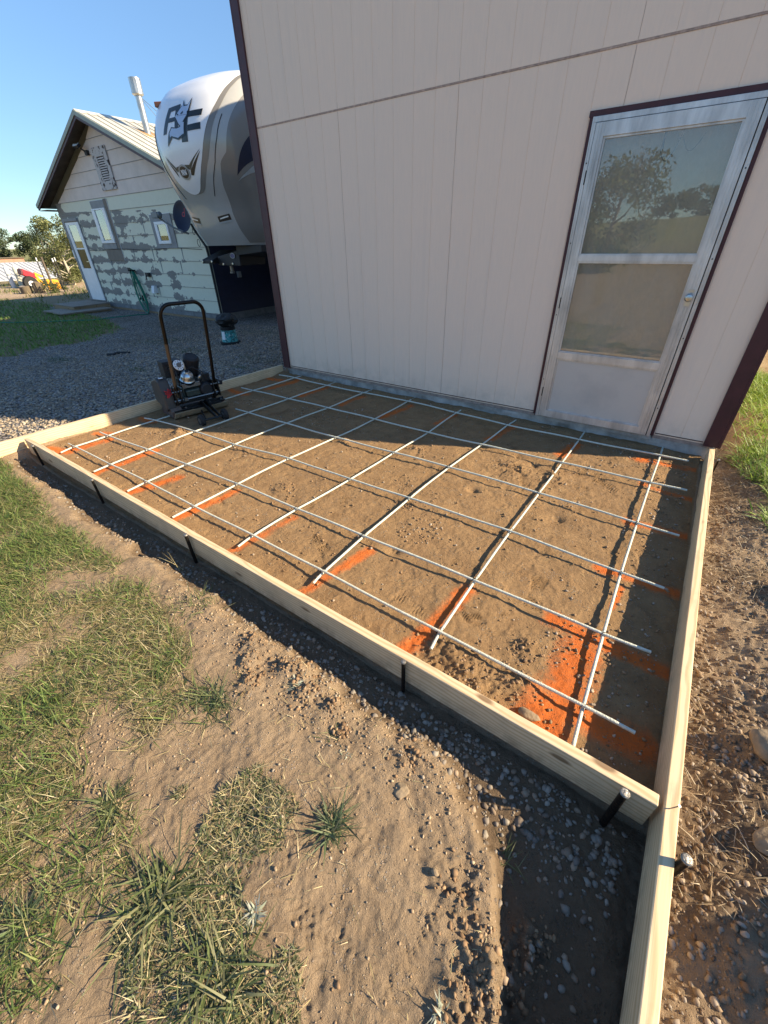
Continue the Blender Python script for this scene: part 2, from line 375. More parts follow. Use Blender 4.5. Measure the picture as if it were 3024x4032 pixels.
M['glass'] = glass_mat('storm_door_glass', .20, .03)
M['winglass'] = glass_mat('window_glass', .03, .10)
# ================================================================== GROUND (one sheet to the horizon)
PRINTS = []
_pr = np.random.default_rng(11)
for i in range(120):                                   # boot prints inside the form and on the bare dirt in front
    if i < 78: px, py = _pr.uniform(.1, 4.4), _pr.uniform(-2.9, -.5)
    else: px, py = _pr.uniform(3.3, 4.3), _pr.uniform(-4.4, -3.35)
    PRINTS.append((px, py, _pr.uniform(0, 6.283), _pr.uniform(.0035, .0075)*(1 if i < 78 else .45), _pr.uniform(.013, .019)*(1 if i < 78 else 1.5), _pr.integers(0, 3)))
MOUNDS = [(3.98, -2.86, .10, .016), (4.12, -2.80, .07, .014), (3.80, -2.86, .12, .02), (1.95, -1.3, .05, .02), (2.62, -1.08, .06, .022), (3.45, -1.0, .12, .02),
          (3.55, -.82, .07, -.025), (3.4, -.75, .05, -.02), (3.75, -.95, .09, .018), (0.5, -2.05, .07, .03), (0.42, -2.0, .05, .025), (3.0, -1.9, .06, .012),
          (3.9, -1.5, .06, -.02), (2.1, -2.2, .07, .012), (3.2, -2.35, .05, -.015), (3.3, -1.45, .04, -.02), (1.3, -1.9, .08, .012), (4.08, -2.62, .06, .02),
          (4.15, -2.95, .05, -.03), (4.36, -3.62, .07, .035), (4.42, -3.5, .05, .03), (4.50, -3.72, .08, .035), (4.33, -3.78, .06, .02), (4.2, -3.52, .07, .02), (4.5, -3.42, .05, -.02),
          (3.42, -3.32, .06, .015), (3.02, -3.28, .05, .014), (3.12, -3.36, .05, .016), (3.25, -3.29, .05, .015), (3.2, -3.42, .04, .014), (3.32, -3.24, .05, .014), (4.40, -3.80, .07, .03), (4.30, -3.66, .05, .02), (3.9, -3.3, .05, .014), (3.55, -3.3, .03, .02), (3.64, -3.36, .02, .02), (3.95, -4.0, .1, .012)]
PAINT = [((-.14, -2.86), (-.06, -2.45), .035), ((.55, -2.88), (.55, -2.34), .035), ((1.1, -2.88), (1.19, -2.52), .035), ((1.74, -2.89), (1.78, -2.41), .03),
         ((2.36, -2.88), (2.42, -2.43), .03), ((2.97, -2.90), (3.06, -2.42), .026), ((3.63, -2.93), (3.70, -2.40), .035), ((4.28, -2.96), (4.29, -2.44), .062),
         ((4.2, -2.94), (4.25, -2.80), .06), ((4.37, -2.79), (4.57, -2.76), .05), ((4.14, -2.34), (4.62, -2.36), .034), ((4.25, -1.82), (4.62, -1.80), .03), ((4.31, -1.23), (4.63, -1.2), .03),
         ((4.32, -.64), (4.64, -.68), .03), ((4.23, -.22), (4.64, -.16), .04), ((.03, -.5), (.1, -.06), .04), ((.6, -.48), (.66, -.06), .04), ((1.22, -.47), (1.27, -.13), .035),
         ((1.85, -.57), (1.92, -.11), .035), ((2.43, -.4), (2.49, -.11), .03), ((3.03, -.49), (3.1, -.1), .035), ((3.67, -.46), (3.74, -.2), .04),
         ((-.3, -1.98), (-.14, -1.95), .04), ((-.3, -2.45), (-.18, -2.36), .04), ((-.3, -2.88), (-.1, -2.8), .045), ((-.32, -.2), (-.1, -.15), .04), ((-.32, -.82), (-.05, -.8), .04), ((4.36, -2.1), (4.38, -1.9), .012)]
PAINT = [(tuple(CC[i]+(a[i]-CC[i])*.984 for i in (0, 1)), tuple(CC[i]+(b[i]-CC[i])*.984 for i in (0, 1)), w) for a, b, w in PAINT]
def seg_d(x, y, a, b):
    dx, dy = b[0]-a[0], b[1]-a[1]; t = np.clip(((x-a[0])*dx + (y-a[1])*dy) / (dx*dx+dy*dy), 0, 1)
    return np.hypot(x - a[0] - t*dx, y - a[1] - t*dy)
def lawn_edge(x):                                     # far limit of the front lawn (y) as a function of x
    return np.interp(x, [-40, -.5, -.1, .99, 1.73, 2.3, 2.7, 3.1, 3.2], [-3.2, -3.2, -3.21, -3.31, -3.30, -3.33, -3.38, -3.52, -3.7])
def grass_density(x, y):
    """0..1: where blades grow"""
    n = fbm(x, y, 3.2, 3, 2); n2 = fbm(x, y, 9, 2, 5)
    front = sst(.0, .09, lawn_edge(x) + .03*n2 - y) * sst(.0, .12, 3.17 + .06*n - x) * (y > -8)
    front = front * np.clip(1.0 + .85*n + .45*n2, 0.04, 1)
    bare = sst(.13, .05, seg_d(x, y, (2.98, -3.86), (3.40, -4.32)) + .03*n2)    # bare strip towards the bottom edge
    front = front * (1 - .96*bare*(y < -3.7))
    strip = sst(.16, .08, seg_d(x, y, (3.27, -4.1), (3.33, -4.35)) + .03*n2) * .5
    far = sst(0, .5, np.interp(y, [-40, -3.3, -1.6, -1.2, -.5, .2, 1.4, 2.0, 2.2], [-1, -5.9, -6.3, -6.1, -6.6, -6.5, -7.3, -9.5, -14]) - x + .25*n) * (x > -19.6) * sst(2.3, 1.9, y - np.clip(-(x+14)*1.2, 0, 60))
    right = sst(0, .10, x - np.interp(y, [-1.15, -.8, -.45, -.1, .3, .8, 9], [5.02, 4.92, 4.97, 4.76, 4.80, 4.82, 4.85]) + .05*n2) * (x < 14) * (y > -1.3)
    right2 = sst(0, .1, x - 5.5) * (y <= -1.3) * (x < 14) * (y > -8) * .4
    return np.clip(np.maximum.reduce([front, strip, far, right, right2]), 0, 1)
def trench_edge(x):
    return np.interp(x, [-.45, -.33, 1, 2, 3, 4.0, 4.15, 4.25, 4.32, 4.36, 4.4, 4.45, 4.5, 4.55], [-3.10, -3.20, -3.22, -3.22, -3.21, -3.25, -3.30, -3.40, -3.55, -3.62, -3.72, -3.82, -3.95, -4.3])
def height(x, y):
    inside = (x > -.335) & (x < 4.64) & (y > -2.985 - .0085*(x+.33)) & (y < .05)
    n1 = fbm(x, y, 2.3, 3, 1); n2 = fbm(x, y, 11, 4, 3); n3 = fbm(x, y, 55, 3, 4)
    # ---- inside the form
    hi = -.127 + .0062*y + .006*n1 + .0032*n2 + .0014*n3 + .03*sst(-.16, -.02, y + .03*n2) - .012*sst(4.3, 4.55, x)
    hi = hi + .018*sst(-.14, -.3, x + .03*n2) + .02*sst(.35, .05, np.abs(n2)) * .15
    # ---- outside
    tr = sst(.05, -.085, trench_edge(x) + .035*fbm(x, y, 7, 3, 6) - y) * (x > -.5) * (x < 4.64)   # 1 inside the trench
    ho = -.132 + .014*n1 + .0065*n2 + .0030*n3 - .075*tr * sst(-.42, -.2, x)
    slope = -.20*sst(-1.0, -7.0, x)
    lf = sst(-.31, -.40, x) * sst(-3.30, -3.05, y + .3*(x > -.335)); lf = np.where(x < -1.2, np.maximum(lf, sst(-.31, -.40, x)), lf)
    ho = ho*(1-lf) + lf*(-.118 + .010*n1 + .004*n2 + .0025*n3 + slope)
    # right-hand side: soil bank beside the board
    rr = (x > 4.66)
    hr = -.135 + .075*sst(4.68, 5.05, x) + .014*n1 + .012*n2 + .004*n3 + .05*sst(-.6, .2, y)*sst(4.7, 5.0, x)
    hr = hr + .17*np.exp(-((x-5.36)/.14)**2)*np.clip(.25+1.1*fbm(y*0+3.3, y, 1.7, 2, 8), 0, 1)*(y < -.9) + .20*np.exp(-((x-5.27)/.14)**2-((y+3.05)/.22)**2) + .12*np.exp(-((x-5.3)/.14)**2-((y+1.55)/.2)**2)  # unseen ridge and mounds outside the view, added to cast shadow patches
    ho = np.where(rr, hr, ho)
    h = np.where(inside, hi, ho)
    for mx, my, mr, ma in MOUNDS:
        d2 = ((x-mx)**2 + (y-my)**2) / (mr*mr); w = np.exp(-d2)
        h = h + np.where(d2 < 9, ma*w*(1 + .7*n2 + .4*n3), 0)
    for px, py, an, dp, per, kind in PRINTS:
        ca, sa = math.cos(an), math.sin(an); u = (x-px)*ca + (y-py)*sa; v = -(x-px)*sa + (y-py)*ca
        sel = (np.abs(u) < .16) & (np.abs(v) < .07)
        if not sel.any(): continue
        us, vs = u[sel], v[sel]; w = .047 - .012*np.cos(us/.15*3.1)
        m = sst(1.0, .8, np.abs(us)/.145) * sst(1.0, .75, np.abs(vs)/w)
        ph = us + (np.abs(vs)*.8 if kind == 0 else (vs*.5 if kind == 1 else 0))
        ridge = np.sin(2*np.pi*ph/per)
        if kind == 2: ridge = ridge*.6 + .6*np.sin(2*np.pi*vs/per)
        h[sel] += m*(-dp*.6 + dp*.75*ridge)*np.clip(.6+.9*fbm(x[sel], y[sel], 14, 2, 9), 0, 1.2)
    # far terrain: low rise behind the camera, gently uneven fields
    far = np.hypot(x-2, y+1)
    h = h + 4.6*sst(-14, -110, y)*(1+.15*np.sin(x*.03)) * (1-.4*sst(60, -60, x)*0) + np.where(far > 30, .25*fbm(x, y, .02, 2, 7), 0)*sst(30, 60, far)*.6
    h = h - .0*x
    # under the building and the house keep it low
    h = np.where((x > -.05) & (x < 4.65) & (y > .06) & (y < 8.8), -.2, h)
    return h
def axis(segs):
    out = []
    for a, b, st in segs:
        n = max(1, int(round((b-a)/st))); out += list(np.linspace(a, b, n, endpoint=False))
    return out
def geo(a, b, n): return list(a*(b/a)**(np.arange(n+1)/n))
gx = np.array([-q for q in geo(40, 3500, 16)[::-1]][:-1] + axis([(-40, -8, .7), (-8, -1.2, .06), (-1.2, 0, .02), (0, 2.2, .0105), (2.2, 3.0, .0075), (3.0, 4.72, .0058), (4.72, 5.5, .008), (5.5, 7, .06), (7, 20, .8)]) + geo(20, 3500, 16))
gy = np.array([-q for q in geo(20, 3500, 18)[::-1]][:-1] + axis([(-20, -6, .8), (-6, -4.45, .05), (-4.45, -3.0, .0058), (-3.0, -1.5, .0085), (-1.5, .2, .0115), (.2, 4, .045), (4, 14, .4), (14, 40, 1.2)]) + geo(40, 3500, 16))
X, Y = np.meshgrid(gx, gy, indexing='ij')
shp = X.shape; Xf, Yf = X.ravel(), Y.ravel()
Hf = height(Xf, Yf)
def HZ(x, y):
    x = np.atleast_1d(np.asarray(x, float)); y = np.atleast_1d(np.asarray(y, float))
    H = Hf.reshape(shp); i = np.clip(np.searchsorted(gx, x)-1, 0, len(gx)-2); j = np.clip(np.searchsorted(gy, y)-1, 0, len(gy)-2)
    fx = (x-gx[i])/(gx[i+1]-gx[i]); fy = (y-gy[j])/(gy[j+1]-gy[j])
    return H[i, j]*(1-fx)*(1-fy)+H[i+1, j]*fx*(1-fy)+H[i, j+1]*(1-fx)*fy+H[i+1, j+1]*fx*fy
def hz(x, y): return float(HZ(x, y)[0])
# masks: r = gravel, g = grassy soil, b = sprayed paint ; second: r = field, g = damp soil and painted trench shade
grav = sst(0, .12, -.37 - Xf) * sst(-3.2, -3.05, Yf + .04*fbm(Xf, Yf, 5, 2, 3)) * sst(-9.5, -8, Xf + 14*(Yf > 1.7) ) * (Yf < 40)
grav = grav * (1 - sst(0.2, .6, grass_density(Xf, Yf)) * (Xf < -3))
grav = np.clip(grav, 0, 1) * (Xf > -15)
gd = grass_density(Xf, Yf)
paint = np.zeros_like(Xf)
near = (Xf > -.33) & (Xf < 4.63) & (Yf > -3.005) & (Yf < .1)
nn = fbm(Xf[near], Yf[near], 28, 3, 2); nb = fbm(Xf[near], Yf[near], 6, 2, 12)
pv = np.zeros(near.sum())
for a, b, w in PAINT:
    d = seg_d(Xf[near], Yf[near], a, b) / (w*(1+.25*nb)); pv = np.maximum(pv, np.clip(1.30 - d**1.05*.62 + .22*nn, 0, 1)*np.clip(1.1 + .45*nb, .35, 1))
paint[near] = pv
field = sst(22, 45, np.hypot(Xf, Yf)); tan = sst(-19.4, -20.2, Xf)*sst(-30, -24, Xf)*.8 + sst(1.8, 2.4, Yf - .3*(-14-Xf))*0
damp_shade = sst(-.3, .5, fbm(Xf, Yf, 1.3, 3, 15)) * ((Xf > -.33) & (Xf < 4.62) & (Yf > -3.03)) * .16 + .9*((Xf > 4.66) & (Xf < 6))*sst(-.2, .5, fbm(Xf, Yf, 3, 2, 21)) + 1.0*sst(-.155, -.19, Hf)*(Xf > -.33)*(Xf < 4.64)*(Yf < -3.04)  # damp patches, plus trench floor coloured darker to deepen its shadow
C1 = np.stack([grav, gd, paint], 1); C2 = np.stack([field, np.clip(damp_shade, 0, 1), np.clip(tan, 0, 1), ((Xf > -.34) & (Xf < 4.64) & (Yf > -3.02) & (Yf < .05))*1.], 1)

def ground_mat():
    m, nt, N, L, P = nmat('bare_ground'); P.inputs['Roughness'].default_value = .92; P.inputs['Specular IOR Level'].default_value = .12
    tc = N.new('ShaderNodeTexCoord'); ob = tc.outputs['Object']
    a1 = N.new('ShaderNodeAttribute'); a1.attribute_name = 'MaskA'; a2 = N.new('ShaderNodeAttribute'); a2.attribute_name = 'MaskB'
    s1 = N.new('ShaderNodeSeparateColor'); L.new(a1.outputs['Color'], s1.inputs[0]); s2 = N.new('ShaderNodeSeparateColor'); L.new(a2.outputs['Color'], s2.inputs[0])
    big = noise(N, L, ob, 1.6, 5); mid = noise(N, L, ob, 9, 6, .7); fine = noise(N, L, ob, 70, 6, .75); grit = noise(N, L, ob, 320, 3, .7)
    d = mixc(N, L, mapr(N, L, mid, .32, .7), (.245, .175, .112), (.35, .257, .168))
    d = mixc(N, L, a2.outputs['Alpha'], d, mixc(N, L, mapr(N, L, mid, .32, .7), (.245, .150, .075), (.365, .235, .120)))     # freshly dug subsoil inside the form
    d = mixc(N, L, mapr(N, L, big, .35, .7, 0, .35), d, mixc(N, L, a2.outputs['Alpha'], (.34, .26, .175), (.245, .155, .085)))
    d = mixc(N, L, mapr(N, L, fine, .55, .8, 0, .5), d, mixc(N, L, a2.outputs['Alpha'], (.48, .365, .25), (.37, .245, .14))); d = mixc(N, L, mapr(N, L, fine, .45, .22, 0, .55), d, (.14, .095, .06))
    vo = N.new('ShaderNodeTexVoronoi'); vo.inputs['Scale'].default_value = 95; vo.inputs['Randomness'].default_value = 1; L.new(ob, vo.inputs['Vector'])
    chip = math_node(N, L, 'MULTIPLY', mapr(N, L, vo.outputs['Distance'], .22, .32, 1, 0), mapr(N, L, noise(N, L, ob, 14, 3), .52, .6))
    hs = N.new('ShaderNodeHueSaturation'); hs.inputs['Saturation'].default_value = .14; hs.inputs['Value'].default_value = .52; L.new(vo.outputs['Color'], hs.inputs['Color'])
    d = mixc(N, L, math_node(N, L, 'MULTIPLY', chip, .7), d, mixc(N, L, .55, hs.outputs[0], (.34, .27, .19)))
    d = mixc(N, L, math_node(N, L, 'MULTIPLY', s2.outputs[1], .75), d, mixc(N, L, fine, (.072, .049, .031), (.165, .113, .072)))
    # grassy soil
    gr = mixc(N, L, mid, (.20, .15, .085), (.30, .235, .14)); d = mixc(N, L, math_node(N, L, 'MULTIPLY', s1.outputs[1], .8), d, gr)
    # gravel
    v2 = N.new('ShaderNodeTexVoronoi'); v2.inputs['Scale'].default_value = 34; L.new(ob, v2.inputs['Vector'])
    h2 = N.new('ShaderNodeHueSaturation'); h2.inputs['Saturation'].default_value = .12; h2.inputs['Value'].default_value = .62; L.new(v2.outputs['Color'], h2.inputs['Color'])
    gcol = mixc(N, L, .5, h2.outputs[0], (.34, .275, .205)); gcol = mixc(N, L, mapr(N, L, v2.outputs['Distance'], .35, .75), gcol, (.07, .062, .055))
    gcol = mixc(N, L, mapr(N, L, noise(N, L, ob, .8, 4), .5, .68, 0, .6), gcol, (.17, .135, .10))
    d = mixc(N, L, s1.outputs[0], d, gcol)
    # far fields and the tan bare strip
    fld = mixc(N, L, noise(N, L, ob, .12, 5), (.26, .225, .10), (.16, .185, .07)); d = mixc(N, L, s2.outputs[0], d, fld)
    d = mixc(N, L, s2.outputs[2], d, mixc(N, L, fine, (.36, .27, .18), (.47, .36, .25)))
    # sprayed marking paint
    pf = math_node(N, L, 'ADD', s1.outputs[2], math_node(N, L, 'MULTIPLY', math_node(N, L, 'SUBTRACT', math_node(N, L, 'ADD', math_node(N, L, 'MULTIPLY', grit, .6), math_node(N, L, 'MULTIPLY', fine, .5)), .55), 2.0))
    d = mixc(N, L, math_node(N, L, 'MULTIPLY', mapr(N, L, pf, .24, 1.1), .88), d, mixc(N, L, fine, (.56, .105, .014), (.72, .18, .03)))
    L.new(d, P.inputs['Base Color'])
    hgt = math_node(N, L, 'ADD', math_node(N, L, 'MULTIPLY', fine, .7), math_node(N, L, 'MULTIPLY', grit, .35))
    hgt = math_node(N, L, 'ADD', hgt, math_node(N, L, 'MULTIPLY', chip, .45))
    hgt = math_node(N, L, 'ADD', hgt, math_node(N, L, 'MULTIPLY', s1.outputs[0], math_node(N, L, 'MULTIPLY', math_node(N, L, 'SUBTRACT', .8, v2.outputs['Distance']), 2.2)))
    b = N.new('ShaderNodeBump'); b.inputs['Strength'].default_value = 1.0; b.inputs['Distance'].default_value = .017
    L.new(hgt, b.inputs['Height']); L.new(b.outputs[0], P.inputs['Normal'])
    return m
M['ground'] = ground_mat()
nx, ny = shp
ii = (np.arange(nx-1)[:, None]*ny + np.arange(ny-1)[None, :]).ravel()
GF = np.stack([ii, ii+ny, ii+ny+1, ii+1], 1)
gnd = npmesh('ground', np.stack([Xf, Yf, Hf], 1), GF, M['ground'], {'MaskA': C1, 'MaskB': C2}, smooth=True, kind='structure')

# ------------------------------------------------------------------ stuff: pebbles, clods, gravel, straw, grass
def ico(sub):
    bm = bmesh.new(); bmesh.ops.create_icosphere(bm, subdivisions=sub, radius=1); bm.verts.ensure_lookup_table()
    v = np.array([q.co[:] for q in bm.verts]); f = np.array([[q.index for q in fc.verts] for fc in bm.faces]); bm.free(); return v, f
def stones(name, pts, size, mat_, sub=1, flat=.6, palette=((.30, .26, .22), (.22, .2, .18), (.38, .31, .23), (.26, .19, .13)), sink=.25, rough=.18, seed=1, kind='stuff'):
    rg = np.random.default_rng(seed); v0, f0 = ico(sub); n = len(pts); nv = len(v0)
    vars_ = [v0*(1+rough*rg.standard_normal((nv, 1))*.8)*(1+.12*rg.standard_normal((nv, 3))) for _ in range(12)]
    which = rg.integers(0, 12, n); B = np.stack(vars_)[which]
    sc = np.stack([rg.uniform(.75, 1.35, n), rg.uniform(.65, 1.1, n), rg.uniform(flat*.7, flat*1.25, n)], 1)*size[:, None]
    B = B*sc[:, None, :]
    tilt = rg.uniform(-.5, .5, n); c, s_ = np.cos(tilt)[:, None], np.sin(tilt)[:, None]
    B = np.stack([B[..., 0]*c - B[..., 2]*s_, B[..., 1], B[..., 0]*s_ + B[..., 2]*c], -1)
    an = rg.uniform(0, 6.283, n); c, s_ = np.cos(an)[:, None], np.sin(an)[:, None]
    B = np.stack([B[..., 0]*c - B[..., 1]*s_, B[..., 0]*s_ + B[..., 1]*c, B[..., 2]], -1)
    z = HZ(pts[:, 0], pts[:, 1]) + sc[:, 2]*(1-2*sink)
    V = B + np.stack([pts[:, 0], pts[:, 1], z], 1)[:, None, :]
    F = (f0[None] + (np.arange(n)*nv)[:, None, None]).reshape(-1, 3)
    pal = np.array(palette); cc = pal[rg.integers(0, len(pal), n)]*rg.uniform(.75, 1.25, (n, 1))
    return npmesh(name, V.reshape(-1, 3), F, mat_, {'Col': np.repeat(cc, nv, 0)}, smooth=True, kind=kind)
def scatter(n, box, dens, seed):
    rg = np.random.default_rng(seed); out = []
    while sum(map(len, out)) < n:
        p = np.stack([rg.uniform(box[0], box[1], n*2), rg.uniform(box[2], box[3], n*2)], 1); k = rg.random(len(p)) < dens(p[:, 0], p[:, 1]); out.append(p[k])
        if len(out) > 60: break
    return np.concatenate(out)[:n]
inform = lambda x, y: (x > -.30) & (x < 4.6) & (y > -3.0) & (y < .0)
onboard = lambda x, y: ((x > -.39) & (x < -.32)) | ((x > 4.59) & (x < 4.68)) | ((y > -3.07) & (y < -3.0) & (x > -.33) & (x < 4.63))
def sizes(n, lo, hi, seed, p=2.2): return lo + (hi-lo)*np.random.default_rng(seed).random(n)**p
# rounded pebbles in the trench
tp = scatter(2000, (-.3, 4.6, -4.2, -3.06), lambda x, y: (y > trench_edge(x)-.0)*(.45+.55*sst(2.5, 4, x))*(1-.85*sst(-3.20, -3.42, y))*(~onboard(x, y)), 3)
stones('trench_pebbles', tp, sizes(len(tp), .004, .014, 4, 2.6), M['pebble'], 1, .6, ((.20, .17, .14), (.25, .22, .18), (.16, .125, .095), (.27, .2, .14)), seed=5, sink=.38)
# pebbles and crumbs on the front dirt
fp = scatter(4800, (2.4, 4.6, -4.45, -3.2), lambda x, y: (y < trench_edge(x)) * np.clip(.10 + 1.2*sst(.15, .8, fbm(x, y, 3.1, 3, 31)) + .9*sst(.28, .02, trench_edge(x)-y), 0, 1)*(1-.7*grass_density(x, y)), 6)
stones('dirt_crumbs', fp, sizes(len(fp), .0014, .0065, 7, 3.6), M['pebble'], 1, .7, ((.32, .23, .145), (.27, .19, .12), (.37, .275, .18), (.30, .25, .19)), seed=8)
# inside the form
ip = scatter(6500, (-.28, 4.58, -2.98, -.02), lambda x, y: np.clip(.10 + 1.3*sst(.35, .9, fbm(x, y, 2.7, 3, 41)) + .9*sst(-.14, -.03, y) + .5*sst(4.2, 4.5, x), 0, 1), 9)
stones('form_bed_crumbs', ip, sizes(len(ip), .0022, .010, 10, 3.2), M['pebble'], 1, .7, ((.25, .16, .09), (.21, .135, .075), (.31, .25, .19), (.24, .155, .085)), seed=11)
# clods round the earth ridge by the front board
cl = []
for mx, my, mr, ma in MOUNDS:
    if ma > .011: cl.append(np.random.default_rng(int(mx*100)).normal((mx, my), mr*.75, (60, 2)))
cl = np.concatenate(cl); cl = cl[~onboard(cl[:, 0], cl[:, 1])]
stones('earth_clods', cl, sizes(len(cl), .0025, .009, 13, 2.2), M['pebble'], 1, .8, ((.235, .15, .085), (.27, .18, .105), (.20, .125, .07)), rough=.28, seed=14)
# right-hand bank
rp = scatter(13000, (4.67, 5.5, -4.4, -.75), lambda x, y: np.clip(.55 + .7*fbm(x, y, 3, 3, 51) + .4*sst(-1.2, -2.0, y), .2, 1), 15)
stones('bank_pebbles', rp, sizes(len(rp), .0022, .0115, 16, 2.8), M['pebble'], 1, .65, ((.25, .18, .115), (.20, .14, .085), (.30, .235, .17), (.27, .225, .18), (.16, .105, .065)), seed=17, sink=.38)
# driveway gravel
gp = scatter(15000, (-7.5, -.40, -3.0, 3.0), lambda x, y: sst(-9.5, -.3, x)**1.5*(1-.9*(grass_density(x, y) > .4)), 18)
stones('driveway_gravel', gp, sizes(len(gp), .008, .020, 19, 1.6), M['pebble'], 1, .7, ((.31, .26, .20), (.24, .20, .155), (.38, .32, .25), (.29, .23, .165)), rough=.2, seed=20)

def blades(name, pts, length, width, lean, mat_, palette, seed, segs=3, drygrad=True, kind='stuff', zoff=0., az=None, build=True, bend=.9):
    """curved tapered blades; lean = mean lean angle from vertical"""
    rg = np.random.default_rng(seed); n = len(pts); a = rg.uniform(0, 6.283, n) if az is None else az
    le = lean*rg.uniform(.5, 1.5, n); L_ = length; W = width
    z0 = HZ(pts[:, 0], pts[:, 1]) - .004 + zoff
    V = np.zeros((n, 2*segs+1, 3)); px, py, pz = pts[:, 0].copy(), pts[:, 1].copy(), z0.copy()
    sx, sy = -np.sin(a), np.cos(a); tw = rg.uniform(-.6, .6, n)
    for i in range(segs+1):
        t = i/segs; w = W*(1-t**1.6)*.5
        if i < segs:
            V[:, 2*i, 0] = px - sx*w; V[:, 2*i, 1] = py - sy*w; V[:, 2*i, 2] = pz - w*tw
            V[:, 2*i+1, 0] = px + sx*w; V[:, 2*i+1, 1] = py + sy*w; V[:, 2*i+1, 2] = pz + w*tw
        else: V[:, 2*segs] = np.stack([px, py, pz], 1)
        th = np.minimum(le + bend*(t+.15)*rg.uniform(.4, 1.1, n)*lean, 1.62); st = L_/segs
        px = px + np.cos(a)*np.sin(th)*st; py = py + np.sin(a)*np.sin(th)*st; pz = np.maximum(pz + np.cos(th)*st, z0+.003+.004*t)
    nv = 2*segs+1; base = (np.arange(n)*nv)[:, None]
    tris = []
    for i in range(segs-1): tris += [[2*i, 2*i+1, 2*i+3], [2*i, 2*i+3, 2*i+2]]
    tris.append([2*segs-2, 2*segs-1, 2*segs]); T = np.array(tris)
    F = (base[:, :, None] + T[None]).reshape(-1, 3)
    pal = np.array(palette); c = pal[rg.integers(0, len(pal), n)]*rg.uniform(.75, 1.3, (n, 1)); C = np.repeat(c[:, None, :], nv, 1)
    if not build: return V.reshape(-1, 3), F, C.reshape(-1, 3)
    return npmesh(name, V.reshape(-1, 3), F, mat_, {'Col': C.reshape(-1, 3)}, kind=kind)
GREEN = [(.105, .165, .040), (.135, .20, .048), (.08, .13, .036), (.16, .21, .06), (.22, .245, .09)]
OLIVE = [(.16, .165, .06), (.13, .145, .05)]
DRY = [(.36, .30, .15), (.42, .36, .20), (.30, .24, .12), (.46, .40, .25)]
def dry_mix(g): return g
# front lawn
def pal_pick(pts, seed, bias=0.):
    pass
gpts = scatter(66000, (-.6, 3.6, -4.45, -3.15), lambda x, y: grass_density(x, y)*.9, 22)
rg = np.random.default_rng(23)
dryn = fbm(gpts[:, 0], gpts[:, 1], 2.6, 3, 61); isdry = rg.random(len(gpts)) < np.clip(.24 + .55*dryn + .20*(gpts[:, 0] > 2.0), .06, .85)
g1, g2 = gpts[~isdry], gpts[isdry]
ln = lambda p, lo, hi, s: lo + (hi-lo)*np.random.default_rng(s).random(len(p))
blades('lawn_grass', g1, ln(g1, .035, .105, 24), ln(g1, .0024, .0048, 25), .95, M['grass'], GREEN+OLIVE[:1], 26)
blades('lawn_dry_grass', g2, ln(g2, .03, .10, 27), ln(g2, .0018, .0034, 28), 1.1, M['grass'], DRY+OLIVE, 29)
olp = scatter(30000, (-4.5, 3.3, -6.2, -3.2), lambda x, y: grass_density(x, y)*((y < -3.35-.36*(x+.35)) | (x < -.5))*.9, 122)
blades('outer_lawn_grass', olp, ln(olp, .04, .12, 123), ln(olp, .004, .008, 124), .95, M['grass'], GREEN+OLIVE+DRY[:2], 125, segs=2)
# grass behind the wall corner on the right
rpt = scatter(16000, (4.7, 5.9, -1.1, 2.6), lambda x, y: grass_density(x, y)*np.clip(.85+.6*fbm(x, y, 2.4, 2, 71), .15, 1), 32)
blades('bank_grass', rpt, ln(rpt, .06, .17, 33), ln(rpt, .005, .010, 34), .8, M['grass'], [(.17, .27, .035), (.21, .31, .04), (.13, .22, .03), (.27, .34, .08)], 35)
# yard lawn by the house
fl = scatter(24000, (-19.5, -5.6, -4.5, 2.6), lambda x, y: grass_density(x, y)*sst(-26, -6, x), 36)
blades('yard_grass', fl, ln(fl, .06, .14, 37), ln(fl, .012, .022, 38), .75, M['grass'], [(.13, .25, .04), (.16, .28, .05), (.10, .19, .035), (.20, .26, .07)], 39, segs=2)
fl2 = scatter(5000, (-30, -14, 1.5, 16), lambda x, y: np.clip(.4+fbm(x, y, .7, 2, 81), 0, 1), 40)
blades('field_grass', fl2, ln(fl2, .10, .30, 41), ln(fl2, .02, .04, 42), .5, M['grass'], [(.12, .16, .04), (.20, .20, .07), (.34, .28, .14), (.10, .15, .04)], 43, segs=2)
# small weeds in the gravel
wg = []
for x, y, s, n in ((-2.4, -.9, .10, 150), (-4.66, .64, .35, 420), (-1.24, .39, .22, 300), (-2.96, .33, .25, 300), (-4.8, -1.1, .22, 420), (-3.3, 2.2, .5, 600), (-4.6, 1.0, .2, 200), (-1.0, -.1, .12, 160)):
    wg.append(np.random.default_rng(int(s*1000)+n).normal((x, y), (s, s*.45), (n, 2)))
wg = np.concatenate(wg)
blades('gravel_weeds', wg, ln(wg, .02, .06, 44), ln(wg, .005, .010, 45), .9, M['grass'], [(.07, .11, .04), (.09, .13, .05)], 46, segs=2)
# straw, rootlets and dead stems lying about
def litter(name, pts, lo, hi, w, pal, seed):
    n = len(pts); return blades(name, pts, lo + (hi-lo)*np.random.default_rng(seed).random(n)**1.5, np.full(n, w), 1.5, M['straw'], pal, seed+1, segs=4, zoff=.006, bend=.15)
lp = scatter(1500, (2.3, 4.5, -4.45, -3.22), lambda x, y: np.clip(.25+.6*fbm(x, y, 4, 2, 91)+.5*grass_density(x, y), .05, 1)*(y < trench_edge(x)), 50)
litter('front_straw', lp, .015, .075, .0019, DRY + [(.30, .22, .14)], 51)
lp = scatter(5200, (4.67, 5.5, -3.2, .3), lambda x, y: np.clip(.25+.9*fbm(x, y, 2.5, 2, 95)+.5*sst(-1.9, -.6, y), .03, 1), 53)
litter('bank_rootlets', lp, .02, .085, .0020, [(.34, .25, .15), (.42, .33, .21), (.28, .19, .11), (.48, .41, .30)], 54)
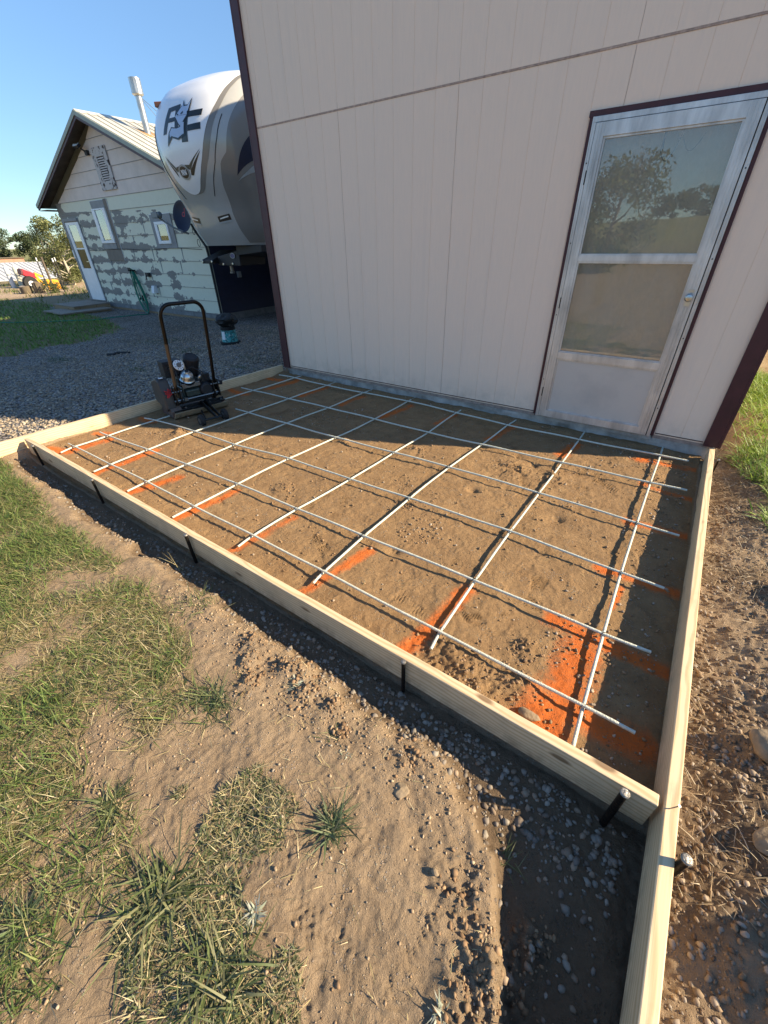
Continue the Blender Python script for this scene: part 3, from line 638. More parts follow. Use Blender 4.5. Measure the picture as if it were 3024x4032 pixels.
lp = scatter(300, (-.2, 4.5, -2.95, -.1), lambda x, y: np.clip(.2+fbm(x, y, 2, 2, 99), 0, 1), 56)
litter('form_bed_straw', lp, .015, .06, .0018, DRY, 57)
for o_, l_, c_ in (): pass
# ================================================================== MAIN BUILDING
BH = 4.95                                           # wall height
bld = thing('siding_building', 'tall beige building with grooved panel siding and maroon corner boards beside the slab form', 'building', (2.28, 0, 0))
def grooved(x0, x1, z0, z1, y=0., th=.012, gw=.0042, gd=.0024, phase=2.644, pitch=.2013):
    xs = []; k = math.ceil((x0+.012-phase)/pitch)
    while phase + k*pitch < x1 - .012: xs.append(phase+k*pitch); k += 1
    pr = [(x0, y)]
    for g in xs:
        w = gw; d = gd
        pr += [(g-w/2, y), (g-w/2+.0015, y+d), (g+w/2-.0015, y+d), (g+w/2, y)]
    pr += [(x1, y)]
    mb = MB(); n = len(pr)
    mb.add([(px, py, z0) for px, py in pr]+[(px, py, z1) for px, py in pr], [(i, i+1, n+i+1, n+i) for i in range(n-1)])
    mb.add([(x0, y, z0), (x1, y, z0), (x1, y+th, z0), (x0, y+th, z0)], [(0, 1, 2, 3)])
    mb.add([(x0, y, z1), (x1, y, z1), (x1, y+th, z1), (x0, y+th, z1)], [(3, 2, 1, 0)])
    return mb
DL, DR, DT = 3.281, 4.245, 2.072                   # door opening (inside of the maroon trim)
XL, XR = -.138, 4.713
mb = MB()
for a, b, z0, z1 in ((XL+.01, DL-.003, .0, 2.385), (DR+.003, XR-.01, .0, 2.385), (DL-.003, DR+.003, DT+.003, 2.385)):
    g = grooved(a, b, z0, z1); mb.add(g.v, g.f)
mb.box((XL+.012, .02, -.0), (DL-.02, .12, 2.38)); mb.box((DR+.02, .02, 0), (XR-.012, .12, 2.38)); mb.box((DL-.02, .02, DT+.02), (DR+.02, .12, 2.38))
low = mb.build('lower_siding', M['siding'], bld)
mb = grooved(XL+.01, XR-.01, 2.398, BH, y=-.002); mb.box((XL+.012, .02, 2.382), (XR-.012, .12, BH)); mb.build('upper_siding', M['siding'], bld)
mb = MB(); mb.box((XL+.012, -.0035, 2.386), (XR-.012, .018, 2.3965)); mb.build('joint_flashing', mat('joint_flashing_paint', (.42, .31, .25), .7, 0, .3, 30), bld)
jm = mat('dark_joint', (.52, .44, .375), .8)          # caulked sheet joints and hairline cracks
for x, z0, z1 in ((1.034, .02, 2.38), (2.242, .02, 2.38), (3.448, 2.10, 2.38), (2.242, 2.40, 2.47), (3.448, 2.40, 2.66), (1.034, 2.4, 2.44)):
    pts = [(x + .0022*math.sin(z*7+x*5)+.0015*math.sin(z*23), -.0006, z) for z in np.linspace(z0, z1, 40)]
    mb = MB(); mb.tube(pts, .0012, 5); mb.build('sheet_joint', jm, bld)
each('sill_line', M['maroon'], bld, [((XL+.10, -.004, .012), (DL-.03, -.0005, .0185)), ((DR+.03, -.004, .012), (XR-.10, -.0005, .0185))])
each('sill_plate', mat('old_sill_board', (.33, .27, .24), .8, 0, .3, 20), bld, [((XL+.02, .012, -.032), (DL-.02, .1, -.002)), ((DR+.02, .012, -.032), (XR-.02, .1, -.002))])
mb = MB(); mb.box((XL, -.024, -.008), (XL+.088, -.0035, BH)); mb.box((XL-.02, -.024, -.008), (XL-.001, .085, BH)); mb.build('corner_board', M['maroon'], bld, bevel=.002)
mb = MB(); mb.box((4.618, -.024, -.008), (4.713, -.0035, BH)); mb.box((4.7135, -.024, -.008), (4.733, .085, BH)); mb.build('corner_board', M['maroon'], bld, bevel=.002)
# footing
mb = MB(); nx_ = 90; xs = np.linspace(XL+.01, XR-.005, nx_+1); rows = [-.34, -.16, -.12, -.08, -.055, -.034]
vs = []
for j, z in enumerate(rows):
    for x in xs:
        vs.append((x, .018 + .006*math.sin(x*9+z*40) + .012*float(fbm(np.array([x*1.0]), np.array([z*2.0]), 9, 3, 4)[0])*(j > 0), z))
mb.add(vs, [(j*(nx_+1)+i, j*(nx_+1)+i+1, (j+1)*(nx_+1)+i+1, (j+1)*(nx_+1)+i) for j in range(len(rows)-1) for i in range(nx_)])
mb.box((XL+.01, .05, -.4), (XR-.005, 9.0, -.036)); mb.build('footing', M['concrete'], bld, smooth=True)
# other walls and roof (outside the picture, they cast the shade)
each('side_wall', M['siding'], bld, [((XL+.012, .125, -.03), (XL+.10, 9.0, BH)), ((XR-.10, .125, -.03), (XR-.012, 9.0, BH)), ((XL+.012, 9.0, -.03), (XR-.012, 9.1, BH))])
mb = MB(); mb.prism([(XL-.0, BH+.002), (XR+.0, BH+.002), (XR+.0, BH+.10), (2.287, BH+.62), (XL-.0, BH+.10)], -.03, 9.15, 'y'); mb.build('roof', M['maroon'], bld)
# maroon door trim
mb = MB(); mb.box((DL-.026, -.016, -.006), (DL, -.001, DT)); mb.box((DR, -.016, -.006), (DR+.024, -.001, DT)); mb.box((DL-.032, -.0165, DT), (DR+.03, -.001, DT+.033)); mb.build('door_trim', M['maroon'], bld, bevel=.0015)
# storm door: part, with sub-parts
mb = MB()
F0, F1, FT = DL+.001, DR-.001, DT-.001              # aluminium frame
for a, b in ((F0, F0+.026), (F1-.026, F1)): mb.box((a, -.030, -.010), (b, .02, FT-.03))
mb.box((F0, -.0305, FT-.03), (F1, .02, FT)); mb.box((F0-.0, -.034, 0), (F0+.008, -.0302, FT)); mb.box((F1-.008, -.034, -.01), (F1, -.0302, FT))
sdoor = mb.build('storm_door', M['alu'], bld, bevel=.0015)
LX0, LX1, LZ0, LZ1 = F0+.030, F1-.032, -.004, FT-.034  # leaf
GX0, GX1 = 3.385, 4.132
mb = MB()
def rail(x0, z0, x1, z1, y0=-.040, y1=-.008): mb.box((x0, y0, z0), (x1, y1, z1))
def stile(xa, xb, inner_sign):
    rail(xa, LZ0, xb, LZ1)
stile(LX0, GX0-.012, 1); stile(GX1+.012, LX1, -1)
rail(GX0-.012, LZ1-.075, GX1+.012, LZ1)
rail(GX0-.012, LZ0, GX1+.012, LZ0+.062)
for z in (1.262,): rail(GX0-.012, z-.021, GX1+.012, z+.021, -.036)
rail(GX0-.012, .520, GX1+.012, .575, -.037)
for x0, x1, z0, z1 in ((GX0-.012, GX1+.012, 1.283, LZ1-.075), (GX0-.012, GX1+.012, .575, 1.241), (GX0-.012, GX1+.012, .058, .520)):   # stepped inner beads
    t = .012
    rail(x0, z0, x0+t, z1, -.030); rail(x1-t, z0, x1, z1, -.030); rail(x0+t, z0, x1-t, z0+t*.7, -.030); rail(x0+t, z1-t, x1-t, z1, -.030)
for x in (LX0+.022, LX0+.040, LX1-.022, LX1-.040): mb.box((x-.0015, -.0425, LZ0), (x+.0015, -.0402, LZ1))
mb.build('door_frame', M['alu'], sdoor, bevel=.002)
mb = MB(); mb.box((GX0, -.020, 1.285), (GX1, -.017, LZ1-.077)); mb.build('upper_pane', M['glass'], sdoor)
mb = MB(); mb.box((GX0, -.020, .577), (GX1, -.017, 1.240)); mb.build('lower_pane', M['glass'], sdoor)
mb = MB(); mb.box((GX0, -.024, .066), (GX1, -.016, .519)); mb.build('kick_panel', M['alu_panel'], sdoor)
each('gasket', M['gasket'], sdoor, [((F0+.0265, -.028, LZ0), (LX0-.0005, -.01, LZ1)), ((LX1+.0005, -.024, -.01), (F1-.0265, -.01, LZ1)), ((F0+.027, -.024, LZ1+.0005), (F1-.027, -.01, LZ1+.0035))])
mb = MB()
hx, hzz = 4.178, 1.03
mb.box((hx-.016, -.047, hzz-.055), (hx+.016, -.0405, hzz+.05)); Mh = Matrix.Translation((hx, -.042, hzz)) @ Matrix.Rotation(R(90), 4, 'X')
mb.lathe([(.010, 0), (.012, .018), (.024, .022), (.026, .034), (.020, .042), (.006, .045)], 18, Mh); mb.build('handle', M['chrome'], sdoor, smooth=True)
for z in (.33, .86, 1.36, 1.83):
    for x, dz in ((F0+.013, 0), (F1-.013, -.1)):
        mb = MB(); mb.lathe([(.0045, 0), (.004, .003)], 8, Matrix.Translation((x, -.0305, z+dz)) @ Matrix.Rotation(R(90), 4, 'X')); mb.build('screw', M['gasket'], sdoor)
each('hinge', M['gasket'], sdoor, [((F0+.020, -.0365, z-.04), (F0+.033, -.0335, z+.04)) for z in (.22, .95, 1.75)])
# safety chain seen through the upper pane
mb = MB(); mb.tube([(3.742, .012, 1.99), (3.74, .012, 1.86)], .007, 8); mb.build('closer_rod', M['chain'], sdoor)
mb = MB()
pts = [(3.74 + .10*t, .016, 1.855 - .07*math.sin(math.pi*min(1, t*1.0))*1.0 + .10*t*t) for t in np.linspace(0, 1, 26)]
for i in range(0, 25): mb.tube([pts[i], tuple(np.array(pts[i])*.25+np.array(pts[i+1])*.75)], .0028, 5)
pts = [(3.842 + .12*t, .016, 1.955 - .11*math.sin(math.pi*(.08+.84*t))) for t in np.linspace(0, 1, 28)]
for i in range(0, 27): mb.tube([pts[i], tuple(np.array(pts[i])*.25+np.array(pts[i+1])*.75)], .0028, 5)
mb.build('safety_chain', M['chain'], sdoor)
# inner door
mb = MB(); mb.box((DL-.015, .075, -.03), (DR+.015, .115, DT+.015)); idoor = mb.build('inner_door', M['innerdoor'], bld)
mb = MB(); mb.lathe([(.028, 0), (.028, .006), (.012, .01), (.014, .03), (.027, .038), (.028, .052), (.02, .062), (.004, .064)], 18, Matrix.Translation((4.155, .074, .945)) @ Matrix.Rotation(R(90), 4, 'X')); mb.build('knob', M['chrome'], idoor, smooth=True)
mb = MB(); mb.box((DL-.01, .0, -.05), (DR+.01, .07, -.012)); mb.build('threshold', M['concrete'], bld)

# ================================================================== FORM BOARDS
def board(name, label, a, b, th, z0, z1, mat_, off=(0, 0)):
    """lumber lying along a->b, mesh modelled along local x"""
    a = np.array(a); b = np.array(b); L_ = float(np.linalg.norm(b-a)); an = math.atan2(b[1]-a[1], b[0]-a[0])
    mb = MB(); n = 40; prof = [(-th/2, z0), (th/2, z0), (th/2, z1), (-th/2, z1)]
    vs = []
    for i in range(n+1):
        x = L_*i/n; wob = .0025*math.sin(x*1.7+off[0]); wz = .0022*math.sin(x*1.1+off[1])
        vs += [(x, p+wob, q+wz) for p, q in prof]
    fs = [(i*4+k, (i+1)*4+k, (i+1)*4+(k+1) % 4, i*4+(k+1) % 4) for i in range(n) for k in range(4)] + [(0, 1, 2, 3), (4*n+3, 4*n+2, 4*n+1, 4*n)]
    mb.add(vs, fs); ob = mb.build(name, mat_, bevel=.0035)
    ob.location = (a[0], a[1], 0); ob.rotation_euler = (0, 0, an); return tag(ob, label, 'board', 'boards of the slab form')
fb = board('form_board', 'long pine form board along the front of the slab, facing the lawn', (-.325, -2.990), (4.612, -3.032), .038, -.152, -.010, M['wood'])
lb = board('form_board', 'pine form board on the gravel side, running from the beige building past the front corner', (-.262, .03), (-.432, -3.42), .038, -.150, -.008, M['wood2'], (1, 2))
rb = board('form_board', 'form board at the right, seen on edge and running to the bottom of the picture', (4.682, -.012), (4.626, -4.35), .038, -.152, -.010, M['wood2'], (2, 4))
def nail(parent, p, d, l, r=.0018):
    mb = MB(); p = Vector(p); d = Vector(d).normalized(); q = d.to_track_quat('Z', 'Y').to_matrix().to_4x4(); T_ = Matrix.Translation(p) @ q
    mb.lathe([(r, -.02), (r, l), (r*2.4, l), (r*2.4, l+.0015)], 8, T_)
    ob = mb.build('nail', M['nail']); ob.parent = parent; ob.location = (0, 0, 0)
    ob.matrix_parent_inverse = (Matrix.Translation(parent.location) @ parent.rotation_euler.to_matrix().to_4x4()).inverted()
nail(rb, (4.637, -3.039, -.012), (.25, -.1, 1), .05); nail(rb, (4.655, -3.02, -.06), (1, .05, .1), .006)
nail(rb, (4.708, -.24, -.03), (1, .1, .5), .03)

# ================================================================== STAKES
def stake_mesh(parent, tilt=(0, 0), bent=False, top=-.02, l=.30, r=.0105):
    mb = MB(); a = Vector((0, 0, top-l)); b = Vector((tilt[0], tilt[1], top))
    mb.tube([a, a.lerp(b, .5), b], [r, r, r], 10); mb.build('shaft', M['stake'], parent, smooth=True)
    mb = MB(); d = (b-a).normalized(); q = d.to_track_quat('Z', 'Y').to_matrix().to_4x4()
    mb.lathe([(r*1.0, -.001), (r*1.25, .003), (r*1.3, .007), (r*1.05, .011), (r*.4, .0125)], 12, Matrix.Translation(b) @ q); mb.build('head', M['stakehead'], parent, smooth=True)
def stake(label, x, y, z, tilt=(0, 0), l=.30, r=.0105):
    t = thing('form_stake', label, 'stake', (0, 0, 0), 'steel stakes holding the form boards'); stake_mesh(t, tilt, False, z, l, r); t.location = (x, y, 0); return t
stake('thin dark steel stake against the front board nearest the far left corner', -.075, -3.024, -.016, (.0, -.004), .26, .009)
stake('dark steel stake second from the far left corner on the front board', 1.033, -3.034, -.006, (.002, -.004), .26, .009)
stake('dark steel stake at mid length of the front board beside a grass stem', 2.213, -3.045, -.004, (.002, -.006), .26, .010)
stake('dark steel stake on the front board, second from the near right corner', 3.718, -3.056, -.014, (.0, .0), .26, .0085)
stake('leaning steel stake with shiny hammered head at the near corner of the front board', 4.515, -3.085, .0, (.006, .008), .30, .0115)
stake('steel stake with shiny head standing outside the right board, casting a dark band over it', 4.664, -3.180, .025, (.012, .010), .32, .0115)
stake('steel stake outside the right board close to the maroon corner of the building', 4.722, -.26, -.012, (.004, 0), .24, .007)

# ================================================================== REBAR GRID
def rz(x, y): return -.092 + .007*y
RODS = []
def crom(P, n):
    P = [Vector((*q, 0)) for q in P]; P = [P[0]*2-P[1]] + P + [P[-1]*2-P[-2]]; out = []
    for i in range(1, len(P)-2):
        k = max(2, int((P[i+1]-P[i]).length/n))
        for j in range(k):
            t = j/k; a, b, c, d = P[i-1:i+3]
            q = ((b*2)+(c-a)*t+(a*2-b*5+c*4-d)*t*t+(b*3-a-c*3+d)*t**3)*.5; out.append(b.lerp(c, t)*.55+q*.45)
    out.append(P[-2]); return out
def rod(label, P, dz, seed):
    L_ = crom(P, .022); m = L_[len(L_)//2]; t = thing('rebar_rod', label, 'rebar', (m.x, m.y, rz(m.x, m.y)+dz), 'white fibreglass rebar rods of the slab grid')
    mb = MB(); pts = [(q.x, q.y, rz(q.x, q.y)+dz+.002*math.sin(i*.2+seed*2)) for i, q in enumerate(L_)]
    mb.tube(pts, [.0068 + .0005*(i % 2) for i in range(len(pts))], 10); mb.build('rod', M['rod'], t, smooth=True); RODS.append((P, t)); return t
RP = [[ (-0.140, -0.147), (0.113, -0.134), (0.705, -0.171), (1.284, -0.163), (1.899, -0.138), (2.517, -0.181), (3.086, -0.228), (3.740, -0.220), (4.366, -0.203), (4.559, -0.192) ],
      [ (-0.129, -0.791), (1.263, -0.769), (1.897, -0.773), (2.524, -0.785), (3.055, -0.768), (3.735, -0.747), (4.356, -0.727), (4.579, -0.719) ],
      [ (0.45, -1.333), (1.199, -1.331), (1.861, -1.331), (2.492, -1.309), (3.010, -1.291), (3.728, -1.301), (4.351, -1.331), (4.577, -1.341) ],
      [ (-0.165, -2.021), (-0.045, -1.996), (0.590, -1.947), (1.174, -1.939), (1.802, -1.873), (2.469, -1.869), (2.992, -1.855), (3.720, -1.846), (4.349, -1.878), (4.549, -1.889) ],
      [ (-0.165, -2.468), (-0.047, -2.467), (0.591, -2.429), (1.159, -2.407), (1.786, -2.386), (2.419, -2.383), (2.990, -2.376), (3.721, -2.363), (4.355, -2.363), (4.543, -2.354) ],
      [ (-0.146, -2.759), (-0.058, -2.758), (0.612, -2.755), (1.155, -2.746), (1.787, -2.755), (2.402, -2.752), (2.998, -2.756), (3.731, -2.767), (4.362, -2.773), (4.539, -2.777) ]]
PP = [[ (0.131, 0.012), (0.113, -0.134), (-0.045, -1.996), (-0.047, -2.467), (-0.058, -2.758), (-0.021, -2.878) ],
      [ (0.720, 0.028), (0.705, -0.171), (0.590, -1.947), (0.591, -2.429), (0.612, -2.755), (0.620, -2.887) ],
      [ (1.302, 0.025), (1.284, -0.163), (1.263, -0.769), (1.199, -1.331), (1.174, -1.939), (1.159, -2.407), (1.155, -2.746), (1.169, -2.897) ],
      [ (1.909, 0.046), (1.899, -0.138), (1.897, -0.773), (1.861, -1.331), (1.802, -1.873), (1.786, -2.386), (1.787, -2.755), (1.785, -2.909) ],
      [ (2.530, 0.045), (2.517, -0.181), (2.524, -0.785), (2.492, -1.309), (2.469, -1.869), (2.419, -2.383), (2.402, -2.752), (2.410, -2.865) ],
      [ (3.111, -0.036), (3.086, -0.228), (3.055, -0.768), (3.010, -1.291), (2.992, -1.855), (2.990, -2.376), (2.998, -2.756), (3.011, -2.846) ],
      [ (3.740, 0.015), (3.740, -0.220), (3.735, -0.747), (3.728, -1.301), (3.720, -1.846), (3.721, -2.363), (3.731, -2.767), (3.741, -2.863) ],
      [ (4.367, 0.057), (4.366, -0.203), (4.356, -0.727), (4.351, -1.331), (4.349, -1.878), (4.355, -2.363), (4.362, -2.773), (4.368, -2.943) ]]
RLAB = ['white rod parallel to the building and nearest its wall', 'white rod parallel to the building, second from its wall', 'white rod parallel to the building, third from its wall, ending behind the compactor',
        'white rod parallel to the building, third from the front board', 'white rod parallel to the front board, second from that board', 'white rod parallel to the front board and nearest to it']
PLAB = ['white rod crossing from wall to front board, nearest the gravel side board', 'white rod crossing from wall to front board, second from the gravel side board', 'white rod crossing from wall to front board, third from the gravel side board',
        'white rod crossing from wall to front board, fourth from the gravel side board', 'white rod crossing from wall to front board, fourth from the right board', 'white rod crossing from wall to front board, ending at the left of the storm door',
        'white rod crossing from below the storm door to the front board', 'white rod crossing from wall to front board, nearest the right board']
for i in range(6): rod(RLAB[i], RP[i], .0068, i*1.7)
for i in range(8): rod(PLAB[i], PP[i], -.0075, 3+i*1.3)
def meet(A, B):
    for i in range(len(A)-1):
        a = Vector(A[i]); d1 = Vector(A[i+1])-a
        for j in range(len(B)-1):
            p = Vector(B[j]); d2 = Vector(B[j+1])-p; den = d1.x*d2.y-d1.y*d2.x
            if abs(den) < 1e-9: continue
            u = ((p.x-a.x)*d2.y-(p.y-a.y)*d2.x)/den; v = ((p.x-a.x)*d1.y-(p.y-a.y)*d1.x)/den
            if -1e-3 <= u <= 1.001 and -1e-3 <= v <= 1.001: return a+d1*u
    return None
# wire ties, parts of the rods parallel to the building
for i in range(6):
    A_, t = RODS[i]
    for j in range(8):
        c = meet(A_, RODS[6+j][0])
        if c is None: continue
        z = rz(c.x, c.y); an = R(45+random.uniform(-10, 10)); mb = MB()
        e = Vector((math.cos(an), math.sin(an), 0)); f_ = Vector((-e.y, e.x, 0)); C3 = Vector((c.x, c.y, z-.002))
        loop = [C3 + e*(.014*math.cos(k)) + Vector((0, 0, .0165*math.sin(k))) for k in np.linspace(0, 2*math.pi, 13)]
        mb.tube(loop, .0011, 5); loop = [C3 + e*(.014*math.cos(k)) + f_*.003 + Vector((0, 0, .0165*math.sin(k))) for k in np.linspace(0, 2*math.pi, 13)]; mb.tube(loop, .0011, 5)
        mb.tube([C3+e*.012+Vector((0, 0, .008)), C3+e*.02+Vector((0, 0, .016)), C3+e*.022+f_*.008+Vector((0, 0, .022))], .0016, 5)
        mb.build('wire_tie', M['wire'], t)
# ================================================================== PLATE COMPACTOR
cmp_ = thing('plate_compactor', 'black plate compactor with tall loop handle and small wheels standing on the rods', 'compactor', (.09, -1.56, -.15))
an = R(-11); K = Matrix.Translation((.125, -1.535, -.155)) @ Matrix.Rotation(an, 4, 'Z')   # local: +x towards the camera side, +y to the right, z up
def KM(*t): return K @ Matrix.Translation(t)
mb = MB()
prof = [(.075, .098), (.05, .045), (-.03, .016), (-.10, .012), (-.36, .012), (-.43, .03), (-.47, .08), (-.46, .085), (-.42, .045), (-.36, .03), (-.10, .03), (-.03, .034), (.028, .058), (.055, .102)]
mb.prism(prof, -.30, .29, 'y', K); mb.build('base_plate', M['plate_dirt'], cmp_, bevel=.003)
mb = MB()
mb.box((-.40, -.27, .05), (-.02, .26, .075), K); mb.box((-.03, -.285, .055), (-.012, .275, .135), K); mb.box((-.38, -.235, .155), (-.01, .225, .178), K)
for y in (-.21, .19):
    mb.box((-.34, y-.02, .075), (-.30, y+.02, .155), K); mb.box((-.09, y-.02, .075), (-.05, y+.02, .155), K)
mb.box((-.012, -.285, .10), (.03, .275, .112), K)
mb.prism([(-.02, .11), (.07, .10), (.07, .09), (-.02, .09)], -.10, .22, 'y', K)
fr = mb.build('chassis', M['blackpaint'], cmp_, bevel=.003)
for x, y, z in ((.0, -.20, .185), (.0, .21, .185), (-.02, -.10, .19), (-.02, .05, .19), (.02, -.16, .118), (.02, .23, .118), (.02, .1, .118), (-.1, -.2, .18), (.0, .16, .19), (.06, .25, .085), (.06, .12, .085)):
    mb = MB(); mb.lathe([(.013, 0), (.013, .004), (.009, .005), (.009, .013), (.004, .016)], 8, KM(x, y, z)); mb.build('bolt', M['steel'], cmp_, smooth=True)
mb = MB(); mb.tube([(.005, -.12, .20), (.005, .17, .20)], .011, 8, M=K); mb.build('cross_rod', M['steel'], cmp_, smooth=True)
mb = MB(); mb.box((-.005, -.145, .187), (.02, -.115, .22), K); mb.build('rod_clamp', M['steel'], cmp_)
# handle
pts = []
h0, h1 = -.205, .205; top = 1.115; lean = .21
def hp(y, z): return Vector((.0 + lean*(z-.25)/.86, y, z))
path = [hp(h0, .235), hp(h0, .60), hp(h0+.005, .96)]
for a in np.linspace(0, 90, 8): path.append(hp(h0+.10-.095*math.cos(R(a)), top-.10+.10*math.sin(R(a))))
for a in np.linspace(90, 0, 8): path.append(hp(h1-.10+.095*math.cos(R(a)), top-.10+.10*math.sin(R(a))))
path += [hp(h1-.005, .96), hp(h1, .60), hp(h1, .235)]
mb = MB(); mb.tube(path, .0165, 12, M=K); hd = mb.build('handle', M['handle'], cmp_, smooth=True)
mb = MB(); mb.tube([hp(h0, .236)+Vector((.0008, 0, 0)), hp(h0, .45)+Vector((.0008, 0, 0)), hp(h0, .62)+Vector((.0008, 0, 0)), hp(h0+.001, .78)], .0172, 12, M=K); mb.build('worn_sleeve', M['handle_worn'], hd, smooth=True)
for y in (h0, h1):
    for y0, y1 in ((y-.032, y-.02), (y+.02, y+.032)):
        mb = MB(); mb.prism([(-.05, .165), (.04, .165), (.045, .23), (.035, .345), (-.02, .345), (-.03, .25)], y0, y1, 'y', K); mb.build('handle_bracket', M['blackpaint'], cmp_, bevel=.003)
    mb = MB(); mb.tube([(.02, y-.05, .30), (.02, y+.05, .30)], .010, 8, M=K); mb.build('pivot_bolt', M['steel'], cmp_, smooth=True)
    mb = MB(); mb.tube([(.01, y-.045, .205), (.01, y+.045, .205)], .012, 8, M=K); mb.build('pivot_bolt', M['steel'], cmp_, smooth=True)
# engine
mb = MB(); mb.box((-.30, -.12, .18), (-.07, .10, .30), K); mb.box((-.27, -.10, .30), (-.09, .08, .38), K)
mb.prism([(-.08, .19), (-.03, .20), (-.03, .27), (-.08, .30)], -.10, .06, 'y', K); eng = mb.build('engine', M['engine'], cmp_, bevel=.012, seg=3)
mb = MB(); mb.box((-.12, -.135, .335), (-.035, .085, .347), K); mb.box((-.045, -.12, .30), (-.028, .07, .347), K); mb.build('engine_cover_plate', M['steel'], eng, bevel=.003)
mb = MB(); T_ = KM(-.10, -.035, .345) @ Matrix.Rotation(R(28), 4, 'Y')
mb.lathe([(.072, 0), (.082, .02), (.080, .045), (.070, .055), (.066, .075), (.058, .10), (.040, .116), (.010, .122)], 24, T_); mb.lathe([(.028, .112), (.032, .125), (.026, .137), (.008, .14)], 16, T_)
dm = mb.build('recoil_cover', M['chrome'], eng, smooth=True)
mb = MB(); mb.lathe([(.0835, .026), (.0845, .030), (.0835, .040)], 24, T_); mb.lathe([(.020, .139), (.020, .142)], 14, T_); mb.build('cover_band', M['blackpaint'], dm)
mb = MB(); Tm = KM(-.20, .06, .40) @ Matrix.Rotation(R(-6), 4, 'X') @ Matrix.Rotation(R(24), 4, 'Y')
mb.lathe([(.05, -.16), (.055, -.14), (.055, .0), (.075, .02), (.078, .19), (.06, .205), (.055, .20)], 22, Tm); mb.build('air_filter', M['black'], eng, smooth=True)
mb = MB(); mb.box((-.31, -.21, .40), (-.17, -.02, .56), K)
for k in range(5): mb.box((-.169, -.19, .42+.028*k), (-.162, -.04, .434+.028*k), K)
mb.build('muffler_guard', M['black'], eng, bevel=.006)
mb = MB(); mb.box((-.20, .09, .17), (-.06, .20, .40), K); mb.lathe([(.06, 0), (.075, .02), (.075, .05), (.06, .065)], 20, KM(-.06, .12, .25) @ Matrix.Rotation(R(90), 4, 'Y')); mb.box((-.14, .16, .30), (-.05, .27, .345), K @ Matrix.Rotation(R(-10), 4, 'X')); mb.build('crank_housing', M['black'], eng, bevel=.008)
mb = MB(); mb.lathe([(.018, 0), (.021, .03), (.019, .07), (.008, .082)], 14, KM(-.05, .075, .345) @ Matrix.Rotation(R(40), 4, 'Y')); mb.tube([(-.1, -.02, .47), (-.1, -.02, .53), (-.13, -.03, .56)], .006, 6, M=K); mb.box((-.16, -.16, .345), (-.14, -.15, .50), K); mb.build('fuel_cap', M['chrome'], eng, smooth=True)
for pts_, r_ in (([(-.03, -.14, .34), (.0, -.15, .42), (-.04, -.14, .50)], .007), ([(-.06, .0, .48), (-.02, .03, .50), (.0, .07, .46), (-.04, .1, .42)], .004), ([(-.1, .09, .46), (-.02, .11, .44), (-.01, .14, .36), (-.05, .18, .3)], .005)):
    mb = MB(); mb.tube(pts_, r_, 6, M=K); mb.build('cable', M['black'], cmp_, smooth=True)
Td = KM(-.035, -.10, .535) @ Matrix.Rotation(R(62), 4, 'Y') @ Matrix.Rotation(R(-14), 4, 'X')
mb = MB(); mb.lathe([(.052, 0), (.054, .006), (.052, .012), (.0, .0125)], 28, Td); dial = mb.build('throttle_dial', M['white'], cmp_, smooth=True)
mb = MB(); mb.lathe([(.024, .0125), (.023, .024), (.0, .025)], 18, Td); mb.box((-.007, -.03, .024), (.007, .03, .034), Td @ Matrix.Rotation(R(40), 4, 'Z')); mb.build('dial_knob', M['steel'], dial)
mb = MB()
for k in range(9):
    a = R(40*k); mb.box((-.003, .036, .0126), (.003, .046, .0136), Td @ Matrix.Rotation(a, 4, 'Z'))
mb.build('dial_marks', M['black'], dial)
# belt guard on the left
mb = MB(); mb.prism([(-.33, .17), (-.05, .10), (-.01, .13), (-.02, .28), (-.07, .41), (-.13, .43), (-.30, .38)], -.335, -.235, 'y', K); bg = mb.build('belt_guard', M['guard'], cmp_, bevel=.012)
mb = MB(); mb.prism([(-.30, .03), (.0, .03), (.02, .11), (-.04, .16), (-.28, .17)], -.31, -.20, 'y', K); mb.build('lower_guard', M['dustyguard'], cmp_, bevel=.008)
for a_, b_ in (((-.30, .25), (-.27, .34)), ((-.285, .25), (-.25, .33)), ((-.31, .30), (-.265, .27)), ((-.315, .325), (-.275, .305)), ((-.29, .265), (-.245, .285))):
    mb = MB(); mb.tube([(-.0085, a_[0], a_[1]), (-.0085, b_[0], b_[1])], .0065, 6, M=K); mb.build('red_mark', M['redmark'], bg)
mb = MB(); mb.box((-.12, -.305, .4305), (-.085, -.265, .4335), K); mb.build('warning_label', M['white'], bg)
# transport wheels on a swing arm
mb = MB(); mb.prism([(-.01, .15), (.03, .16), (.35, .065), (.36, .045), (.33, .04), (.0, .11)], .005, .02, 'y', K); mb.prism([(-.01, .15), (.03, .16), (.35, .065), (.36, .045), (.33, .04), (.0, .11)], .05, .062, 'y', K)
mb.tube([(.345, -.15, .055), (.345, .11, .055)], .011, 8, M=K); mb.tube([(.16, -.06, .10), (.33, -.10, .06)], .009, 8, M=K); mb.build('swing_arm', M['blackpaint'], cmp_, bevel=.002)
for y in (-.15, .10):
    T_ = KM(.345, y, .058) @ Matrix.Rotation(R(90), 4, 'X')
    mb = MB(); mb.lathe([(.030, -.02), (.052, -.022), (.062, -.014), (.062, .014), (.052, .022), (.030, .02)], 22, T_); wh = mb.build('wheel', M['rubber'], cmp_, smooth=True)
    mb = MB(); mb.lathe([(.010, -.024), (.032, -.021), (.034, 0), (.032, .021), (.010, .024)], 16, T_); mb.build('hub', M['steel'], wh, smooth=True)

